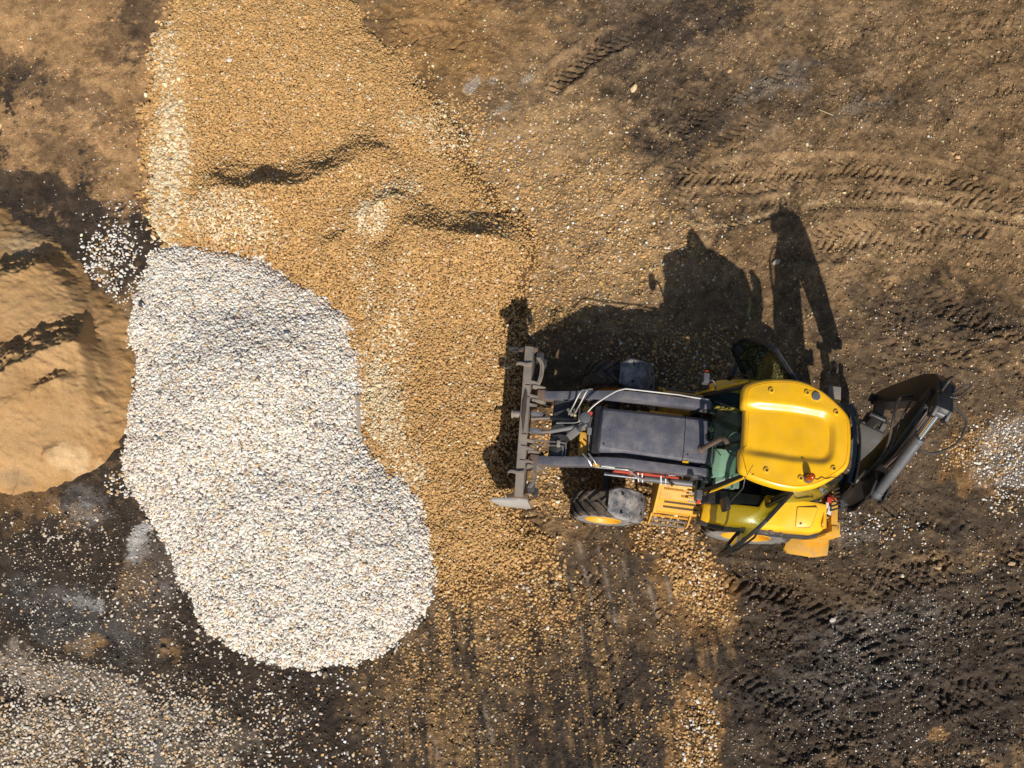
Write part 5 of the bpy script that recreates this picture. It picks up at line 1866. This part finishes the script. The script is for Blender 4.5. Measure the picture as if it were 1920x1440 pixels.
# boom: two plates bent like a banana, built as one box section
up = [(-.14, .92), (-.17, 1.25), (-.06, 1.75), (.12, 2.25), (.36, 2.72), (.62, 3.10), (.84, 3.36), (.98, 3.52)]
lo_ = [(1.12, 3.40), (1.02, 3.16), (.86, 2.80), (.66, 2.38), (.48, 1.96), (.36, 1.50), (.22, 1.10), (.10, .86)]
b = MB()
b.prism(up + lo_, bhp, -.13, .13)
boom = b.build("boom", BOOM, rig, .016)
b = MB()
for t in (-.145, .145):
    b.prism([(-.22, 1.02), (-.24, 1.30), (-.10, 1.62), (.10, 1.90), (.22, 1.60), (.24, 1.12), (.06, .86)], bhp, t - .014, t + .014)
b.build("boom_side_plate", BOOM, boom, .008)
for z_ in (1.55, 2.15):
    b = MB()
    b.prism([(.10, z_), (.16, z_ + .02), (.18, z_ + .12), (.12, z_ + .10)], bhp, .146 if z_ < 2 else .132, .150 if z_ < 2 else .136)
    b.build("boom_reflector", LENS, boom)
dip = [(.88, 3.62), (.98, 3.70), (1.16, 3.66), (1.32, 3.42), (1.46, 2.95), (1.56, 2.35), (1.66, 1.70), (1.70, 1.22), (1.64, 1.08), (1.52, 1.10), (1.44, 1.35), (1.34, 1.80), (1.22, 2.25), (1.10, 2.70), (.98, 3.05), (.90, 3.30), (.82, 3.50)]
b = MB()
b.prism(dip, bhp, -.115, .115)
dipper = b.build("dipper_arm", BOOM, rig, .014)
b = MB()
b.lathe([(-.16, .07), (.16, .07)], bhp(1.62, 1.14, 0), BN, 18, True)
b.lathe([(-.15, .055), (.15, .055)], bhp(1.02, 3.48, 0), BN, 18, True)
b.build("dipper_pin", BLACK, dipper, .006)
b = MB()
for t in (-.09, .09):
    b.prism([(.62, 3.62), (.60, 3.78), (.72, 3.86), (.92, 3.74), (1.06, 3.62), (.95, 3.50)], bhp, t - .025, t + .025)
b.prism([(.66, 3.80), (.72, 3.86), (1.0, 3.70), (.96, 3.64)], bhp, -.07, .07)
b.build("dipper_bracket", BLACK, dipper, .010)
b = MB()
b.lathe([(-.12, .05), (.12, .05)], bhp(.70, 3.72, 0), BN, 16, True)
b.lathe([(-.07, .062), (.07, .062)], bhp(.70, 3.72, 0), BN, 16, True)
b.build("rod_eye", GREY, dipper, .004)
cy0, cy1, cy2 = bhp(-.22, 2.40, 0), bhp(.36, 3.09, 0), bhp(.70, 3.70, 0)
cyl = MB()
d_ = (Vector(cy2) - Vector(cy0)).normalized()
a_ = Vector(cy0)
e_ = a_ + d_ * 1.02
cyl.tube([a_, e_], .068, 20)
cyl.tube([e_ - d_ * .05, e_ + d_ * .03], .076, 20)
cyl.tube([a_ - d_ * .06, a_ + d_ * .04], .078, 16)
cylo = cyl.build("dipper_cylinder", GREY, rig, .004)
b = MB()
b.tube([e_, Vector(cy2)], .036, 16)
b.build("piston_rod", CHROME, cylo)
b = MB()
for t in (-.10, .10):
    b.prism([(-.34, 2.30), (-.30, 2.46), (-.10, 2.50), (.10, 2.30), (.02, 1.90)], bhp, t - .016, t + .016)
b.build("cylinder_lug", BLACK, boom, .006)
b = MB()
b.box(-.08, .08, -.06, .06, -.05, .05, Matrix.Translation(Vector(bhp(-.26, 2.36, 0))))
b.build("cylinder_foot", DARK, cylo, .01)
b = MB()
for i, (t, dz) in enumerate(((-.05, .02), (-.02, .05), (.03, .03), (.06, .0))):
    b.tube(curve([bhp(.16, 2.42, t), bhp(.34, 2.78 + dz, t), bhp(.56, 3.08 + dz, t * 1.2), bhp(.78, 3.36 + dz, t)], 5), .011, 6)
b.build("boom_pipe", RUST, boom)
b = MB()
b.tube(curve([bhp(.02, 2.10, -.15), bhp(.30, 2.62, -.17), bhp(.60, 2.95, -.30), bhp(.92, 2.98, -.34), bhp(1.10, 2.9, -.16)], 7), .020, 8)
b.tube(curve([bhp(.06, 2.20, -.10), bhp(.36, 2.70, -.14), bhp(.66, 3.0, -.22), bhp(.95, 3.05, -.20)], 7), .016, 8)
b.tube(curve([bhp(.42, 3.0, .06), bhp(.40, 2.98, .30), bhp(.62, 3.15, .52), bhp(.86, 3.42, .46), bhp(.92, 3.56, .20), bhp(.90, 3.6, .10)], 7), .018, 8)
b.tube(curve([bhp(1.0, 3.66, -.05), bhp(1.10, 3.84, -.06), bhp(1.20, 3.82, -.02), bhp(1.22, 3.60, -.02)], 6), .016, 8)
b.tube(curve([bhp(1.02, 3.66, .08), bhp(1.14, 3.86, .16), bhp(1.20, 3.80, .24), bhp(1.10, 3.58, .22), bhp(1.02, 3.5, .12)], 6), .012, 8)
b.build("boom_hose", HOSE, boom)
b = MB()
b.tube([bhp(-.02, 1.85, -.16), bhp(.10, 2.10, -.16)], .022, 8)
b.tube([bhp(.24, 2.42, .14), bhp(.30, 2.50, .14)], .022, 8)
b.build("hose_fitting", PIPE, boom)
# digging bucket curled in under the dipper
b = MB()
prof = [(1.30, .96), (1.20, 1.00), (1.04, .94), (.90, .80), (.78, .58), (.80, .55), (.92, .74), (1.06, .88), (1.20, .94), (1.28, .90)]
b.prism(prof, bhp, -.10, .26)
digger = b.build("digging_bucket", DSTEEL, rig, .008)
for t in (-.105, .265):
    b = MB()
    b.prism([(1.30, .96), (1.20, 1.00), (1.04, .94), (.90, .80), (.78, .58), (.95, .46), (1.2, .5), (1.34, .74)], bhp, t - .012, t + .012)
    b.build("bucket_side", DSTEEL, digger, .006)
for t in (-.06, .08, .22):
    b = MB()
    b.prism([(1.22, .98), (1.34, 1.06), (1.42, 1.02), (1.28, .92)], bhp, t - .035, t + .035)
    b.build("bucket_tooth", DSTEEL, digger, .006)
b = MB()
b.bar(bhp(1.60, 1.16, 0), bhp(1.30, 1.28, 0), .16, .07)
b.bar(bhp(1.30, 1.28, 0), bhp(1.22, 1.04, 0), .14, .07)
b.lathe([(-.13, .05), (.13, .05)], bhp(1.30, 1.28, 0), BN, 14, True)
b.build("bucket_link", BLACK, rig, .012)

# ------------------------------------------------------------------ loose things in the yard
pl = MB()
pa, pb = Vector((-6.28, .40, 0)), Vector((-6.14, -.24, 0))
zp = [float(ground_height(np.array([p.x]), np.array([p.y]))[0][0]) for p in (pa, pb)]
pl.bar((pa.x, pa.y, zp[0] + .055), (pb.x, pb.y, zp[1] + .055), .055, .03)
po = pl.build("wooden_plank", paint("weathered_wood", (.42, .35, .28), .85, 0, .3, (.5, .44, .36), 12), None, .004)
po["label"] = "weathered grey board lying where the white gravel meets the tan"
po["category"] = "plank"
tw = MB()
za = float(ground_height(np.array([1.2]), np.array([6.93]))[0][0])
tw.tube([(1.16, 6.95, za + .025), (1.28, 6.91, za + .03), (1.43, 6.87, za + .025)], .007, 6)
to = tw.build("straw_stalk", paint("dry_straw", (.55, .45, .27), .8, 0, .1), None)
to["label"] = "dry straw stalk lying on the bare brown dirt"
to["category"] = "straw"

# single stones that stand out
for (u_, v_, r_, sc_, col_, lab_) in ((440, 142, .050, (1.3, .9, .6), (.78, .70, .60), "pale angular stone alone on the upper tan gravel heap"),
                                     (1455, 493, .050, (1.3, 1.0, .5), (.50, .40, .28), "flat tan stone lying between the shadows of cab and digging arm"),
                                     (1703, 135, .042, (1.0, 1.0, .7), (.55, .40, .20), "round yellowish stone alone on the bare brown dirt"),
                                     (268, 573, .060, (1.2, .9, .6), (.045, .045, .050), "dark stone at the white gravel's edge beside the sand heap"),
                                     (1558, 1162, .045, (1.2, 1.0, .6), (.62, .58, .52), "pale stone on the black mud among tyre tracks")):
    x_, y_ = g(u_, v_)
    zs_ = float(ground_height(np.array([x_]), np.array([y_]))[0][0])
    me = stone_mesh(int(u_) % 97)
    for vt in me.vertices:
        vt.co = Vector((vt.co.x * sc_[0] * r_, vt.co.y * sc_[1] * r_, vt.co.z * sc_[2] * r_))
    me.materials.append(paint("stone_surface", col_, .85, 0, .2, (.4, .32, .22), 20))
    me.name = "stone"
    o = bpy.data.objects.new("stone", me)
    o.location = (x_, y_, zs_ + r_ * .35)
    o.rotation_euler = (.1, -.08, u_ * .7)
    COL.objects.link(o)
    o["label"] = lab_
    o["category"] = "stone"
